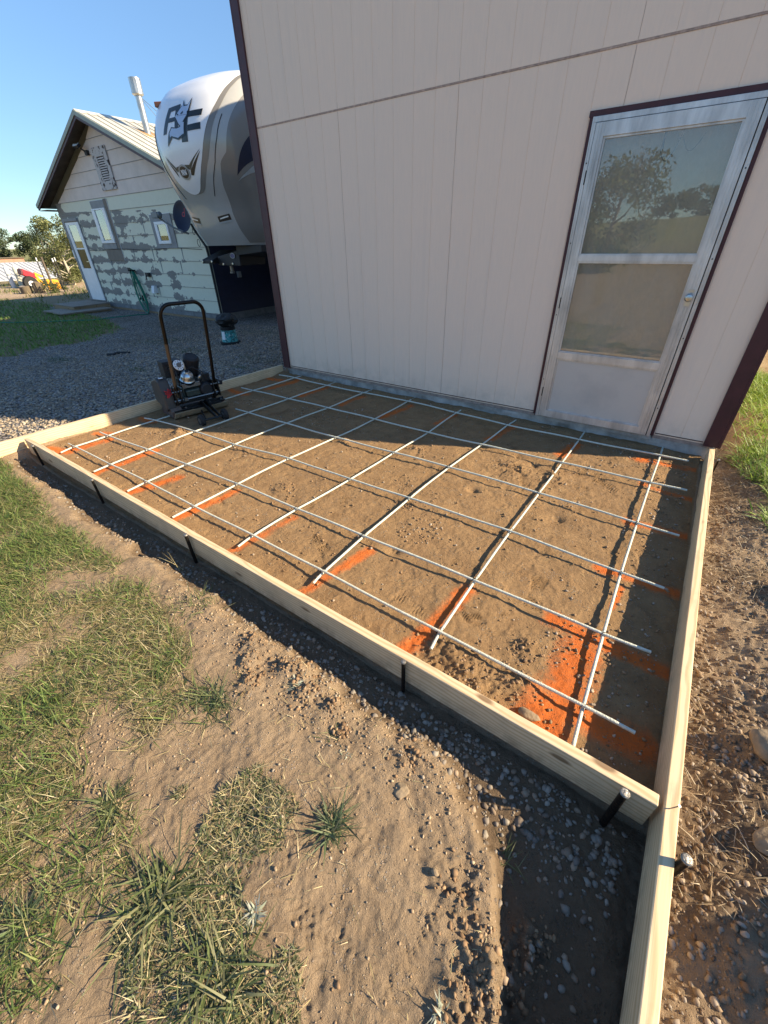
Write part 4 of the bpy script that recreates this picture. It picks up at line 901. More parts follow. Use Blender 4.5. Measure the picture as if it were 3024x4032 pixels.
# ================================================================== FIFTH-WHEEL CAMPER
RVN = np.array([-4.068, 1.663]); RVT = .024
RVF = np.array([math.sin(RVT), -math.cos(RVT)]); RVR = np.array([math.cos(RVT), math.sin(RVT)])
ZK = [1.38, 1.6, 2.0, 2.4, 2.7, 3.0, 3.3, 3.55, 3.74, 3.86, 3.93]
VK = [.617, .493, .385, .193, .111, .1, .2, .38, .672, 1.098, 1.784]
WK = [1.02, 1.09, 1.16, 1.20, 1.22, 1.22, 1.21, 1.19, 1.16, 1.13, 1.1]
DEP, PEX = .957, 2.5
# smooth the profile
def csp(x, xp, yp):
    xp = np.array(xp); yp = np.array(yp); x = np.asarray(x, float); d = np.gradient(yp, xp)
    i = np.clip(np.searchsorted(xp, x)-1, 0, len(xp)-2); h = xp[i+1]-xp[i]; t = (x-xp[i])/h
    return (2*t**3-3*t**2+1)*yp[i]+(t**3-2*t**2+t)*h*d[i]+(-2*t**3+3*t**2)*yp[i+1]+(t**3-t**2)*h*d[i+1]
def cap_v(u, z):
    w = np.interp(z, ZK, WK); t = np.clip(np.abs(u)/w, 0, 1); return csp(z, ZK, VK)+DEP*(1-(1-t**PEX)**(1/PEX))
def cap_p(u, z, off=0.):
    v = cap_v(u, z); e = 1e-3
    du = (cap_v(u+e, z)-cap_v(u-e, z))/(2*e); dz = (cap_v(u, min(z+e, 3.929))-cap_v(u, z-e))/(2*e)
    n = np.array([-du, -1., -dz]) * -1; n = np.array([du, 1., dz])        # outward (u, forward, z)
    n = n/np.linalg.norm(n)
    uu = u + n[0]*off; f = -v + n[1]*off; zz = z + n[2]*off
    q = RVN + uu*RVR + f*RVF
    return (float(q[0]), float(q[1]), float(zz))
def rvp(u, v, z): q = RVN + u*RVR - v*RVF; return (float(q[0]), float(q[1]), float(z))
rv = thing('camper_trailer', 'large taupe and white fifth wheel camper with bulging front cap lettered AF', 'camper', (*rvp(0, 1.5, 0)[:2], -.2))
# cap body : parametric in angle so the sides close
mb = MB(); zs = np.linspace(1.38, 3.93, 44); NU = 56
def cap_ring(z):
    w = float(np.interp(z, ZK, WK)); out = []
    for k in range(NU+1):
        a = -math.pi/2 + math.pi*k/NU; s_ = math.sin(a); c_ = math.cos(a)
        u = w*math.copysign(abs(s_)**(2/PEX), s_); v = float(csp(z, ZK, VK)) + DEP*(1-abs(c_)**(2/PEX)); out.append((u, v))
    return out
vs = []
for z in zs: vs += [rvp(u, v, z) for u, v in cap_ring(z)]
n1 = NU+1
mb.add(vs, [(j*n1+i, j*n1+i+1, (j+1)*n1+i+1, (j+1)*n1+i) for j in range(len(zs)-1) for i in range(NU)])
mb.add([rvp(u, v, 1.38) for u, v in cap_ring(1.38)] + [rvp(1.1, 2.4, 1.38), rvp(-1.1, 2.4, 1.38)], [tuple(range(n1+2))])
mb.build('front_cap', M['rvgrey'], rv, smooth=True)
def decal(name, quads, mat_, off, n=6, m=6, parent=None):
    mb = MB()
    for q in quads:
        p0, p1, p2, p3 = [np.array(k, float) for k in q]; vs = []
        for j in range(m+1):
            for i in range(n+1):
                s_, t_ = i/n, j/m; uz = (p0*(1-s_)+p1*s_)*(1-t_)+(p3*(1-s_)+p2*s_)*t_; vs.append(cap_p(uz[0], uz[1], off))
        mb.add(vs, [(j*(n+1)+i, j*(n+1)+i+1, (j+1)*(n+1)+i+1, (j+1)*(n+1)+i) for j in range(m) for i in range(n)])
    return mb.build(name, mat_, parent or rv, smooth=True)
# white shield panel
def shield(zlist, hl, hr, name, mat_, off):
    mb = MB(); n = 28; zz = np.concatenate([np.linspace(zlist[0], zlist[0]+.12, 14), np.linspace(zlist[0]+.12, zlist[-1], 50)[1:]]); vs = []
    for z in zz:
        a = -float(np.interp(z, zlist, hl)); b = float(np.interp(z, zlist, hr))
        for i in range(n+1): vs.append(cap_p(a+(b-a)*i/n, float(z), off))
    mb.add(vs, [(j*(n+1)+i, j*(n+1)+i+1, (j+1)*(n+1)+i+1, (j+1)*(n+1)+i) for j in range(len(zz)-1) for i in range(n)])
    return mb.build(name, mat_, rv, smooth=True)
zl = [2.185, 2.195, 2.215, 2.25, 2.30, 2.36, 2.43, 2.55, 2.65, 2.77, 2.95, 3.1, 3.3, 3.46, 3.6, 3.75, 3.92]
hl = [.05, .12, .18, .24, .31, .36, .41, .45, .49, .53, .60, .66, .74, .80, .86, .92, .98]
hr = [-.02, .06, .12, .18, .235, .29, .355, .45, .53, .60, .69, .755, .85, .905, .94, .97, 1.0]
shield([z for z in zl], [h+.015 for h in hl], [h+.10*min(1, (3.95-z)/1.2)+.02 for h, z in zip(hr, zl)], 'taupe_band', M['rvdark'], .004)  # taupe gelcoat band showing past the white panel's edges
pan = shield(zl, hl, hr, 'white_panel', M['rvwhite'], .009)
DK = .014
decal('letter', [[(-.314, 3.008), (-.205, 3.013), (-.065, 3.30), (-.15, 3.345)], [(-.15, 3.345), (-.10, 3.285), (.185, 3.295), (.18, 3.36)], [(.065, 3.30), (.185, 3.30), (.14, 3.05), (.045, 3.05)], [(-.12, 3.205), (.07, 3.205), (.07, 3.15), (-.14, 3.15)]], M['decaldark'], DK, 8, 5, pan)
decal('letter', [[(.29, 3.245), (.40, 3.245), (.335, 2.865), (.182, 2.868)], [(.39, 3.24), (.672, 3.252), (.655, 3.172), (.385, 3.168)], [(.375, 3.07), (.636, 3.086), (.63, 3.002), (.36, 2.994)]], M['decaldark'], DK, 8, 8, pan)
# fox-head emblem : dark outline, pale fill
decal('emblem_outline', [[(.225, 3.30), (.262, 3.40), (.29, 3.31), (.26, 3.27)], [(.33, 3.29), (.445, 3.41), (.415, 3.24), (.34, 3.22)], [(.06, 3.19), (.225, 3.33), (.37, 3.33), (.40, 3.18)], [(.06, 3.195), (.40, 3.185), (.25, 3.075), (.19, 3.06)],
                      [(.20, 3.13), (.33, 3.12), (.30, 2.95), (.20, 2.93)], [(.09, 3.065), (.25, 3.07), (.22, 2.93), (.10, 2.905)], [(-.05, 3.085), (.10, 3.06), (.11, 2.905), (-.06, 2.95)], [(-.13, 3.02), (-.04, 3.085), (-.05, 2.95), (-.235, 2.845)]], M['decaldark'], DK+.005, 5, 5, pan)
decal('emblem_fill', [[(.24, 3.31), (.258, 3.375), (.28, 3.30), (.26, 3.27)], [(.345, 3.29), (.43, 3.37), (.395, 3.25), (.35, 3.22)], [(.085, 3.20), (.23, 3.31), (.355, 3.31), (.375, 3.20)], [(.085, 3.2), (.375, 3.195), (.255, 3.10), (.195, 3.08)],
                   [(.215, 3.12), (.305, 3.11), (.28, 2.97), (.21, 2.955)], [(.11, 3.045), (.23, 3.06), (.215, 2.955), (.12, 2.93)], [(-.03, 3.065), (.115, 3.045), (.12, 2.93), (-.05, 2.97)], [(-.10, 3.01), (-.025, 3.065), (-.05, 2.97), (-.10, 2.955)]], M['decalblue'], DK+.010, 5, 5, pan)
decal('emblem_eye', [[(.125, 3.235), (.165, 3.222), (.17, 3.205), (.14, 3.208)], [(.225, 3.222), (.285, 3.25), (.28, 3.225), (.235, 3.207)]], M['decaldark'], DK+.015, 3, 3, pan)
decal('wing_mark', [[(-.455, 2.755), (-.20, 2.56), (-.21, 2.50), (-.235, 2.53)], [(-.20, 2.575), (-.05, 2.59), (-.11, 2.515), (-.20, 2.515)]], M['decalgrey'], DK, 6, 4, pan)
decal('wing_mark', [[(.055, 2.59), (.19, 2.58), (.17, 2.51), (.10, 2.54)], [(.19, 2.585), (.545, 2.765), (.26, 2.585), (.18, 2.51)]], M['decalgrey'], DK, 6, 4, pan)
decal('wing_mark', [[(-.44, 2.725), (-.25, 2.525), (-.225, 2.435), (-.265, 2.475)]], M['decaldark'], DK, 6, 4, pan)
decal('wing_mark', [[(.545, 2.745), (.20, 2.44), (.135, 2.445), (.16, 2.50)]], M['decaldark'], DK, 6, 4, pan)
def disc(name, u0, z0, ru, rz_, mat_, off, par, n=28):
    mb = MB(); vs = [cap_p(u0, z0, off+.003)] + [cap_p(u0+ru*math.cos(2*math.pi*k/n), z0+rz_*math.sin(2*math.pi*k/n), off) for k in range(n)]
    mb.add(vs, [(0, 1+k, 1+(k+1) % n) for k in range(n)]); return mb.build(name, mat_, par, smooth=True)
bd = disc('roundel', -.02, 2.497, .145, .105, M['silverdecal'], DK+.006, pan); disc('roundel_face', -.02, 2.497, .112, .080, M['decaldark'], DK+.012, pan)
decal('roundel_letter', [[(-.085, 2.46), (-.065, 2.46), (-.065, 2.535), (-.085, 2.535)], [(-.08, 2.535), (-.058, 2.535), (-.022, 2.46), (-.042, 2.46)], [(-.038, 2.46), (-.018, 2.46), (-.018, 2.535), (-.038, 2.535)],
                      [(-.014, 2.535), (.004, 2.535), (.016, 2.46), (-.0, 2.46)], [(.0, 2.46), (.014, 2.46), (.032, 2.53), (.018, 2.53)], [(.018, 2.53), (.032, 2.53), (.044, 2.46), (.03, 2.46)], [(.036, 2.46), (.05, 2.46), (.068, 2.535), (.05, 2.535)]], M['white'], DK+.018, 2, 3, pan)
# grooves
def capline(name, pts, r, mat_, off=.004):
    mb = MB(); P = []
    for i in range(len(pts)-1):
        for t in np.linspace(0, 1, 10)[:-1 if i < len(pts)-2 else None]: P.append(cap_p(pts[i][0]*(1-t)+pts[i+1][0]*t, pts[i][1]*(1-t)+pts[i+1][1]*t, off))
    mb.tube(P, r, 6); return mb.build(name, mat_, rv, smooth=True)
capline('styling_groove', [(.949, 3.18), (.864, 2.887), (.734, 2.581), (.43, 2.14)], .006, M['decaldark'])
capline('styling_groove', [(-.80, 3.2), (-.75, 2.887), (-.66, 2.581), (-.43, 2.14)], .006, M['decaldark'])
# darker side flank with swoosh
mb = MB(); zz = np.linspace(1.42, 3.46, 44); vs = []; n = 12
for z in zz:
    w = float(np.interp(z, ZK, WK)); a = float(np.interp(z, [1.42, 1.88, 2.26, 2.58, 2.71, 3.1, 3.46], [.70, .64, .70, .82, .95, 1.03, 1.12]))
    for i in range(n+1):
        t = (a+(w*.9995-a)*i/n); vs.append(cap_p(min(t, w*.998), float(z), .005))
mb.add(vs, [(j*(n+1)+i, j*(n+1)+i+1, (j+1)*(n+1)+i+1, (j+1)*(n+1)+i) for j in range(len(zz)-1) for i in range(n)]); mb.build('side_flank', M['rvdark'], rv, smooth=True)
def sideq(name, poly, mat_):
    decal(name, poly, mat_, .012, 6, 8)
sideq('blue_swoosh', [[(.978, 2.405), (1.192, 2.635), (1.20, 2.97), (1.17, 2.90)]], M['navydecal'])
sideq('grey_swoosh', [[(.952, 2.324), (1.15, 2.455), (1.195, 2.60), (1.12, 2.48)]], M['silverdecal'])
# recessed docking lights
for s_, (u0, z0) in ((-1, (-.43, 1.805)), (1, (.43, 1.81))):
    q = [(u0-s_*.14, z0-.055), (u0+s_*.15, z0-.02), (u0+s_*.14, z0+.07), (u0-s_*.15, z0+.03)]
    pk = decal('light_pocket', [q], M['decaldark'], .006, 4, 4)
    decal('light_bar', [[(u0-s_*.09, z0-.012), (u0+s_*.11, z0+.022), (u0+s_*.11, z0+.042), (u0-s_*.09, z0+.008)]], M['lamp_clear'], .014, 4, 2, pk)
    decal('light_sill', [[(u0-s_*.15, z0-.085), (u0+s_*.16, z0-.05), (u0+s_*.15, z0-.022), (u0-s_*.14, z0-.057)]], M['silverdecal'], .009, 4, 2, pk)
# marker lamp on the shoulder, box body, roof
mb = MB(); p = cap_p(-.66, 3.47, .0); T_ = Matrix.Translation(p) @ Matrix.Rotation(R(30), 4, 'Z'); mb.box((-.07, -.035, -.02), (.07, .035, .055), T_); mb.build('marker_lamp', mat('amber_marker', (.20, .07, .03), .3), rv, bevel=.01)
mb = MB(); mb.prism([(-1.1, 1.38), (1.1, 1.38), (1.1, 3.80), (1.0, 3.93), (-1.0, 3.93), (-1.1, 3.80)], 0, 1, 'y')
vs = []
for u, v, z in mb.v: vs.append(rvp(u*1.09 if False else u, 1.785 if v < .5 else 10.5, z))
b2 = MB(); b2.add(vs, mb.f); b2.build('coach_body', M['rvside'], rv)
mb = MB()
for a, b in ((-1.09, 1.09),):
    vs = [rvp(a, 2.9, -.0+.25), rvp(b, 2.9, .25), rvp(b, 10.49, .25), rvp(a, 10.49, .25), rvp(a, 3.6, 1.379), rvp(b, 3.6, 1.379), rvp(b, 10.49, 1.379), rvp(a, 10.49, 1.379)]
    vs[0] = rvp(a, 3.8, .25); vs[1] = rvp(b, 3.8, .25)
    mb.add(vs, [(0, 3, 2, 1), (4, 5, 6, 7), (0, 1, 5, 4), (1, 2, 6, 5), (2, 3, 7, 6), (3, 0, 4, 7)])
mb.build('lower_body', M['rvdark'], rv)
# king-pin box
mb = MB()
PB = lambda u, v, z: Vector(rvp(u, v, z))
vs = [PB(-.80, .62, 1.05), PB(-.40, .62, 1.05), PB(-.40, .62, 1.13), PB(-.80, .62, 1.13)]
def hexa(lo, hi):
    n = len(mb.v); mb.add(lo+hi, [(0, 3, 2, 1), (4, 5, 6, 7), (0, 1, 5, 4), (1, 2, 6, 5), (2, 3, 7, 6), (3, 0, 4, 7)])
hexa([PB(-.82, .66, 1.06), PB(-.44, .66, 1.06), PB(-.44, 1.2, 1.06), PB(-.82, 1.2, 1.06)], [PB(-.82, .66, 1.13), PB(-.44, .66, 1.13), PB(-.44, 1.2, 1.30), PB(-.82, 1.2, 1.30)])
hexa([PB(-.45, .80, 1.02), PB(.25, .80, 1.02), PB(.25, 1.5, 1.02), PB(-.45, 1.5, 1.02)], [PB(-.45, .80, 1.18), PB(.25, .80, 1.30), PB(.25, 1.5, 1.379), PB(-.45, 1.5, 1.379)])
hexa([PB(.20, .80, 1.20), PB(.95, .80, 1.26), PB(.95, 1.5, 1.2), PB(.20, 1.5, 1.15)], [PB(.20, .80, 1.379), PB(.95, .80, 1.379), PB(.95, 1.5, 1.379), PB(.20, 1.5, 1.379)])
kb = mb.build('pin_box', M['black'], rv, bevel=.012)
mb = MB(); c0 = Vector(rvp(.06, .792, 1.20)); E1 = Vector((*RVR, 0)); E3 = Vector((0, 0, 1)); nrm = Vector((*RVF, 0))
def oval(c, a, b, n=24): return [c + E1*a*math.cos(2*math.pi*k/n) + E3*b*math.sin(2*math.pi*k/n) for k in range(n)]
mb.add(oval(c0+nrm*.004, .075, .045), [tuple(range(24))]); mb.build('badge', M['badgeblue'], kb)
mb = MB(); o1 = oval(c0+nrm*.006, .078, .048); o2 = oval(c0+nrm*.006, .068, .039); mb.add(o1+o2, [(k, (k+1) % 24, 24+(k+1) % 24, 24+k) for k in range(24)]); mb.build('badge_rim', M['silverdecal'], kb)
for u, v, z in ((-.78, .655, 1.10), (-.47, .655, 1.10), (-.28, .795, 1.05), (.02, .795, 1.06)):
    mb = MB(); mb.lathe([(.022, 0), (.024, .008), (.018, .014)], 12, Matrix.Translation(rvp(u, v, z)) @ Matrix.Rotation(R(90), 4, 'X')); mb.build('bolt_head', M['chrome'], kb, smooth=True)
mb = MB(); mb.lathe([(.035, .86), (.05, .87), (.05, .90), (.036, .91), (.036, 1.02)], 14, Matrix.Translation(rvp(-.3, 1.0, 0))); mb.build('king_pin', M['steel'], kb, smooth=True)
for s_ in (-1, 1):                                  # landing legs and wheels keep it standing
    mb = MB(); q = rvp(s_*.95, 4.1, 0); zg = hz(q[0], q[1]); mb.box((q[0]-.05, q[1]-.05, zg+.03), (q[0]+.05, q[1]+.05, 1.0)); mb.box((q[0]-.12, q[1]-.12, zg-.02), (q[0]+.12, q[1]+.12, zg+.035)); mb.build('landing_leg', M['black'], rv)
    for v in (7.2, 8.15):
        q = rvp(s_*1.0, v, 0); zg = hz(q[0], q[1]); mb = MB(); mb.lathe([(.2, -.12), (.36, -.12), (.40, -.08), (.40, .08), (.36, .12), (.2, .12)], 24, Matrix.Translation((q[0], q[1], zg+.39)) @ Matrix.Rotation(R(90), 4, 'Y')); mb.build('wheel', M['rubber'], rv, smooth=True)
# ================================================================== HOUSE
HX0, HX1, HY = -13.47, -6.10, 3.35; HZ0 = -.14; LAP = .2995; HD = 6.5
house = thing('patchwork_house', 'small gabled house with half stripped sage lap siding and ribbed metal roof behind the camper', 'house', (HX0, HY, 0))
XM = (HX0+HX1)/2; RS = .392                          # roof slope
def wall_top(x): return 2.46 + .405*(HX1-HX0)/2 - .405*abs(x-XM)
def lap_rows(mb, rows, f0, f1, side=False):
    for i in rows:
        z0 = HZ0+LAP*i; z1 = z0+LAP
        vs = []
        a0, a1 = f0(z0), f1(z0); b0, b1 = f0(z1), f1(z1)
        if not side: vs = [(a0, HY-.016, z0), (a1, HY-.016, z0), (b1, HY-.002, z1), (b0, HY-.002, z1), (a0, HY+.02, z0), (a1, HY+.02, z0)]
        else: vs = [(HX1+.016, a0, z0), (HX1+.016, a1, z0), (HX1+.002, b1, z1), (HX1+.002, b0, z1), (HX1-.02, a0, z0), (HX1-.02, a1, z0)]
        mb.add(vs, [(0, 1, 2, 3), (0, 4, 5, 1)])
mb = MB(); lap_rows(mb, range(9), lambda z: HX0, lambda z: HX1); mb.box((HX0+.02, HY+.021, HZ0), (HX1-.02, HY+.1, 2.55)); sgw = mb.build('front_siding', M['sage'], house)
mb = MB()
gl_ = lambda z: max(HX0, XM-(wall_top(XM)-z)/.405) if z < wall_top(XM) else XM-.01
gr_ = lambda z: min(HX1, XM+(wall_top(XM)-z)/.405) if z < wall_top(XM) else XM+.01
lap_rows(mb, range(9, 14), gl_, gr_); mb.prism([(HX0+.3, 2.57), (HX1-.3, 2.57), (XM, wall_top(XM)-.02)], HY+.021, HY+.1, 'y'); mb.build('gable_siding', M['pink'], house)
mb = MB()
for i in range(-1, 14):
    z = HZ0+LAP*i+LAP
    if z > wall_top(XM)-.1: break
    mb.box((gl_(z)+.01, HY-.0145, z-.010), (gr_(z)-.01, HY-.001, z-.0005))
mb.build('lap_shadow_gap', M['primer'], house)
mb = MB(); lap_rows(mb, range(9), lambda z: HY-.0, lambda z: HY+HD, True); mb.box((HX1-.1, HY+.1, HZ0), (HX1-.02, HY+HD, 2.55)); mb.build('side_siding', M['navy'], house)
mb = MB(); mb.box((HX1-.03, HY-.022, HZ0), (HX1+.02, HY-.0165, 2.5)); mb.box((HX1+.0165, HY-.022, HZ0), (HX1+.022, HY+.03, 2.5)); mb.build('corner_strip', mat('corner_strip_paint', (.34, .38, .34), .6), house)
mb = MB(); mb.box((HX0, HY+.1, HZ0), (HX0+.08, HY+HD, 2.5)); mb.box((HX0, HY+HD-.08, HZ0), (HX1-.1, HY+HD, 2.5)); mb.prism([(HX0, 2.5), (HX1, 2.5), (XM, wall_top(XM)-.02)], HY+HD-.08, HY+HD, 'y'); mb.build('rear_wall', M['sage'], house)
mb = MB(); mb.box((HX0+.01, HY+.0, -.5), (HX1-.01, HY+HD, HZ0-.001)); mb.build('footing', M['concrete2'], house)
mb = MB(); mb.box((HX0+1.2, HY-.05, -.37), (HX1+.03, HY-.012, -.27)); mb.build('timber_skirt', M['oldwood2'], house)
# roof: two slabs with ribs, fascia, soffit
RY0, RY1 = HY-.33, HY+HD+.3; EX = .54; RZ = 4.20
def rz_(x): return RZ - RS*abs(x-XM)
mb = MB()
for s_ in (-1, 1):
    xe = XM + s_*((HX1-HX0)/2+EX)
    mb.prism([(XM, RZ), (xe, rz_(xe)), (xe, rz_(xe)-.03), (XM, RZ-.03)], RY0, RY1, 'y')
    y = RY0+.02
    while y < RY1:
        mb.prism([(XM+s_*.02, RZ+.022-.008), (xe, rz_(xe)+.022), (xe, rz_(xe)+.001), (XM+s_*.02, RZ-.008)], y, y+.035, 'y'); y += .23
mb.prism([(XM-.16, RZ-.055), (XM, RZ+.03), (XM+.16, RZ-.055), (XM, RZ+.012)], RY0, RY1, 'y'); roof = mb.build('roof', M['roofmetal'], house)
mb = MB()
for s_ in (-1, 1):
    xe = XM + s_*((HX1-HX0)/2+EX)
    mb.prism([(XM, RZ+.008), (xe, rz_(xe)+.008), (xe, rz_(xe)-.085), (XM, RZ-.085)], RY0-.022, RY0-.001, 'y')
    mb.box((min(xe, xe+s_*.02), RY0-.02, rz_(xe)-.085), (max(xe, xe+s_*.02), RY1, rz_(xe)+.006))
mb.build('fascia', M['fascia'], house)
mb = MB()
for s_ in (-1, 1):
    xe = XM + s_*((HX1-HX0)/2+EX-.01)
    mb.prism([(XM, RZ-.087), (xe, rz_(xe)-.087), (xe, rz_(xe)-.15), (XM, RZ-.15)], RY0-.004, RY0+.03, 'y')
mb.build('barge_board', M['maroon'], house)
mb = MB()
for s_ in (-1, 1):
    xe = XM + s_*((HX1-HX0)/2+EX-.01)
    mb.prism([(XM, RZ-.032), (xe, rz_(xe)-.032), (xe, rz_(xe)-.06), (XM, RZ-.06)], RY0+.031, HY+.02, 'y')
xe = HX0-EX+.01
mb.box((HX0-EX+.02, RY0+.03, rz_(HX0-EX)-.16), (HX0+.0, RY1-.3, rz_(HX0-EX)-.14)); mb.box((HX1-.0, RY0+.03, rz_(HX0-EX)-.16), (HX1+EX-.02, RY1-.3, rz_(HX0-EX)-.14))
mb.build('soffit', M['soffit'], house)
# flue
mb = MB(); cx, cy = -8.78, 4.21; zb = rz_(cx)-.05
mb.lathe([(.078, zb), (.078, 4.60)], 18, Matrix.Translation((cx, cy, 0))); fl_ = mb.build('flue_pipe', M['galv'], house, smooth=True)
mb = MB()
for k in range(12):
    a = 2*math.pi*k/12; mb.box((-.034, .125, 4.54), (.034, .131, 4.80), Matrix.Translation((cx, cy, 0)) @ Matrix.Rotation(a, 4, 'Z'))
mb.lathe([(.09, 4.50), (.135, 4.53), (.135, 4.55), (.085, 4.56)], 18, Matrix.Translation((cx, cy, 0))); mb.lathe([(.135, 4.79), (.135, 4.815), (.02, 4.83)], 18, Matrix.Translation((cx, cy, 0))); mb.lathe([(.088, 4.5), (.086, 4.80)], 14, Matrix.Translation((cx, cy, 0))); mb.build('flue_cap', M['galv'], fl_, smooth=True)
mb = MB(); mb.prism([(cx-.22, rz_(cx-.22)+.006), (cx+.26, rz_(cx+.26)+.006), (cx+.26, rz_(cx+.26)+.016), (cx-.22, rz_(cx-.22)+.016)], cy-.22, cy+.22, 'y'); mb.build('flashing', mat('rusty_flashing', (.42, .26, .12), .7, .2, .3, 6), fl_)
mb = MB(); mb.tube([(cx, cy, 4.52), (cx-1.0, cy+1.2, RZ+.02)], .006, 5); mb.build('guy_wire', M['steel'], fl_); mb = MB(); mb.tube([(cx, cy, 4.52), (cx+.9, cy+.9, rz_(cx+.9)+.02)], .006, 5); mb.build('guy_wire', M['steel'], fl_)
# gable vent
mb = MB(); vx0, vx1, vz0, vz1 = -10.17, -9.42, 2.68, 3.56
for a in ((vx0, vz0, vx1, vz0+.19), (vx0, vz1-.19, vx1, vz1), (vx0, vz0+.19, vx0+.20, vz1-.19), (vx1-.19, vz0+.19, vx1, vz1-.19)): mb.box((a[0], HY-.045, a[1]), (a[2], HY-.0165, a[3]))
vent = mb.build('gable_vent', M['peel'], house, bevel=.004)
mb = MB()
for k in range(10):
    z = vz0+.205+.048*k; mb.prism([(HY-.043, z), (HY-.040, z+.004), (HY-.018, z+.034), (HY-.021, z+.030)], vx0+.201, vx1-.191, 'x')
mb.build('louvre', M['pink'], vent)
mb = MB(); mb.box((vx0+.2, HY-.0178, vz0+.19), (vx1-.19, HY-.0172, vz1-.19)); mb.build('vent_void', M['black'], vent)
# floodlight
mb = MB(); mb.box((-10.42, HY-.09, 3.44), (-10.30, HY-.0165, 3.54)); mb.tube([(-10.36, HY-.07, 3.5), (-10.42, HY-.16, 3.58)], .02, 8); flo = mb.build('floodlight', M['black'], house, bevel=.01)
for dx, an_ in ((-.12, 35), (.02, -5)):
    T_ = Matrix.Translation((-10.42+dx, HY-.2, 3.62)) @ Matrix.Rotation(R(an_), 4, 'Z') @ Matrix.Rotation(R(-50), 4, 'X')
    mb = MB(); mb.box((-.065, -.03, -.05), (.065, .03, .05), T_); lh = mb.build('lamp_head', M['black'], flo, bevel=.008)
    mb = MB(); mb.box((-.055, -.034, -.04), (.055, -.0305, .04), T_); mb.build('lens', M['lamp_clear'], flo)
# house door
mb = MB(); dx0, dx1, dz0, dz1 = -13.22, -12.32, -.11, 2.06; yd = HY-.03
gx0, gx1 = dx0+.17, dx1-.17
for a in ((dx0, dz0, dx1, .82), (dx0, 1.99, dx1, dz1), (dx0, .82, gx0, 1.99), (gx1, .82, dx1, 1.99), (gx0, 1.345, gx1, 1.385)): mb.box((a[0], yd-.012, a[1]), (a[2], HY-.0165, a[3]))
hdoor = mb.build('door', M['whiteplastic'], house, bevel=.003)
mb = MB(); mb.box((gx0, yd+.004, 1.385), (gx1, yd+.007, 1.99)); mb.build('upper_pane', M['winglass'], hdoor)
mb = MB(); mb.box((gx0, yd+.008, 1.385), (gx1, yd+.010, 1.99)); mb.build('sky_reflection_plate', mat('pale_sky_reflection', (.62, .68, .74), .6), hdoor)  # pale blue plate painted as sky reflected in the upper pane
mb = MB(); mb.box((gx0, yd+.004, .82), (gx1, yd+.010, 1.345)); mb.build('dark_pane', mat('dark_pane', (.008, .009, .014), .1), hdoor)
mb = MB(); mb.box((gx1-.12, yd-.03, 1.0), (gx1+.05, yd-.016, 1.02)); mb.build('handle', M['chrome'], hdoor)
mb = MB(); mb.box((dx0-.09, HY-.055, dz0), (dx0-.001, HY-.0165, 2.16)); mb.box((dx1+.001, HY-.03, dz0), (dx1+.05, HY-.0165, 2.16)); mb.box((dx0-.0, HY-.055, dz1+.03), (dx1+.0, HY-.0165, 2.16)); mb.build('door_frame', M['primer'], house)
mb = MB(); mb.box((dx0, HY-.045, dz1+.002), (dx1, HY-.0165, dz1+.028)); mb.build('door_head', M['oldwood'], house)
mb = MB(); mb.box((-13.46, HY-.026, 1.10), (-13.36, HY-.0165, 1.33)); mb.build('notice_plate', M['white'], house)
def window(x0, x1, z0, z1, fw, gx0, gx1, gz0, gz1):
    mb = MB(); y0, y1 = HY-.055, HY-.0165
    for a in ((x0, z0, x1, gz0), (x0, gz1, x1, z1), (x0, gz0, gx0, gz1), (gx1, gz0, x1, gz1)): mb.box((a[0], y0, a[1]), (a[2], y1, a[3]))
    w = mb.build('window', M['whiteplastic'], house, bevel=.006)
    mb = MB(); mb.box((gx0, HY-.036, gz0), (gx1, HY-.033, gz1)); mb.build('pane', M['winglass'], w)
    mb = MB(); mb.box((gx0, HY-.024, gz0), (gx1, HY-.020, gz1)); mb.build('reflection_plate', mat('grey_reflection_plate', (.14, .14, .135), .9, 0, .1, 3, stretch=(6, 1, .3)), w)  # grey plate behind the glass, toned as its reflection
    mb = MB(); mb.box((gx0, HY-.032, gz0), (gx0+.022, HY-.026, gz1)); mb.box((gx0+.022, HY-.032, gz1-.02), (gx1, HY-.026, gz1)); mb.build('sash', M['black'], w)
window(-11.18, -10.40, 1.49, 2.325, .1, -11.01, -10.555, 1.56, 2.285)
window(-8.085, -7.50, 1.44, 1.92, .1, -7.965, -7.57, 1.51, 1.855)
each('primed_board', M['primer'], house, [((a[0], HY-.032, a[1]), (a[2], HY-.0165, a[3])) for a in ((-11.16, 2.33, -10.38, 2.50), (-11.18, 1.35, -10.41, 1.485), (-8.25, 1.34, -8.09, 2.07), (-7.495, 1.34, -7.30, 2.07), (-8.089, 1.925, -7.496, 2.07), (-8.089, 1.34, -7.496, 1.435))])
each('bare_board', M['tanboard'], house, [((-10.375, HY-.028, 1.35), (-10.21, HY-.0165, 2.52)), ((-11.14, HY-.028, 1.05), (-10.22, HY-.0165, 1.325))])
each('caulk_line', M['white'], house, [((-10.209, HY-.024, 1.05), (-10.195, HY-.0165, 2.52)), ((-11.155, HY-.024, 1.05), (-11.142, HY-.0165, 1.33)), ((-11.16, HY-.0335, 2.502), (-10.38, HY-.0165, 2.512)), ((-8.25, HY-.034, 2.072), (-7.3, HY-.0165, 2.083))])
mb = MB()
for i, xs in ((4, (-8.6, -7.2, -9.6)), (3, (-11.1, -8.35, -7.4)), (2, (-9.0, -10.8)), (5, (-9.4,)), (1, (-8.8, -11.6)), (6, (-8.7, -12.2))):   # butt joints between boards
    each('board_joint', M['primer'], house, [((x, HY-.0175, HZ0+LAP*i+.01), (x+.022, HY-.003, HZ0+LAP*(i+1)-.011)) for x in xs])
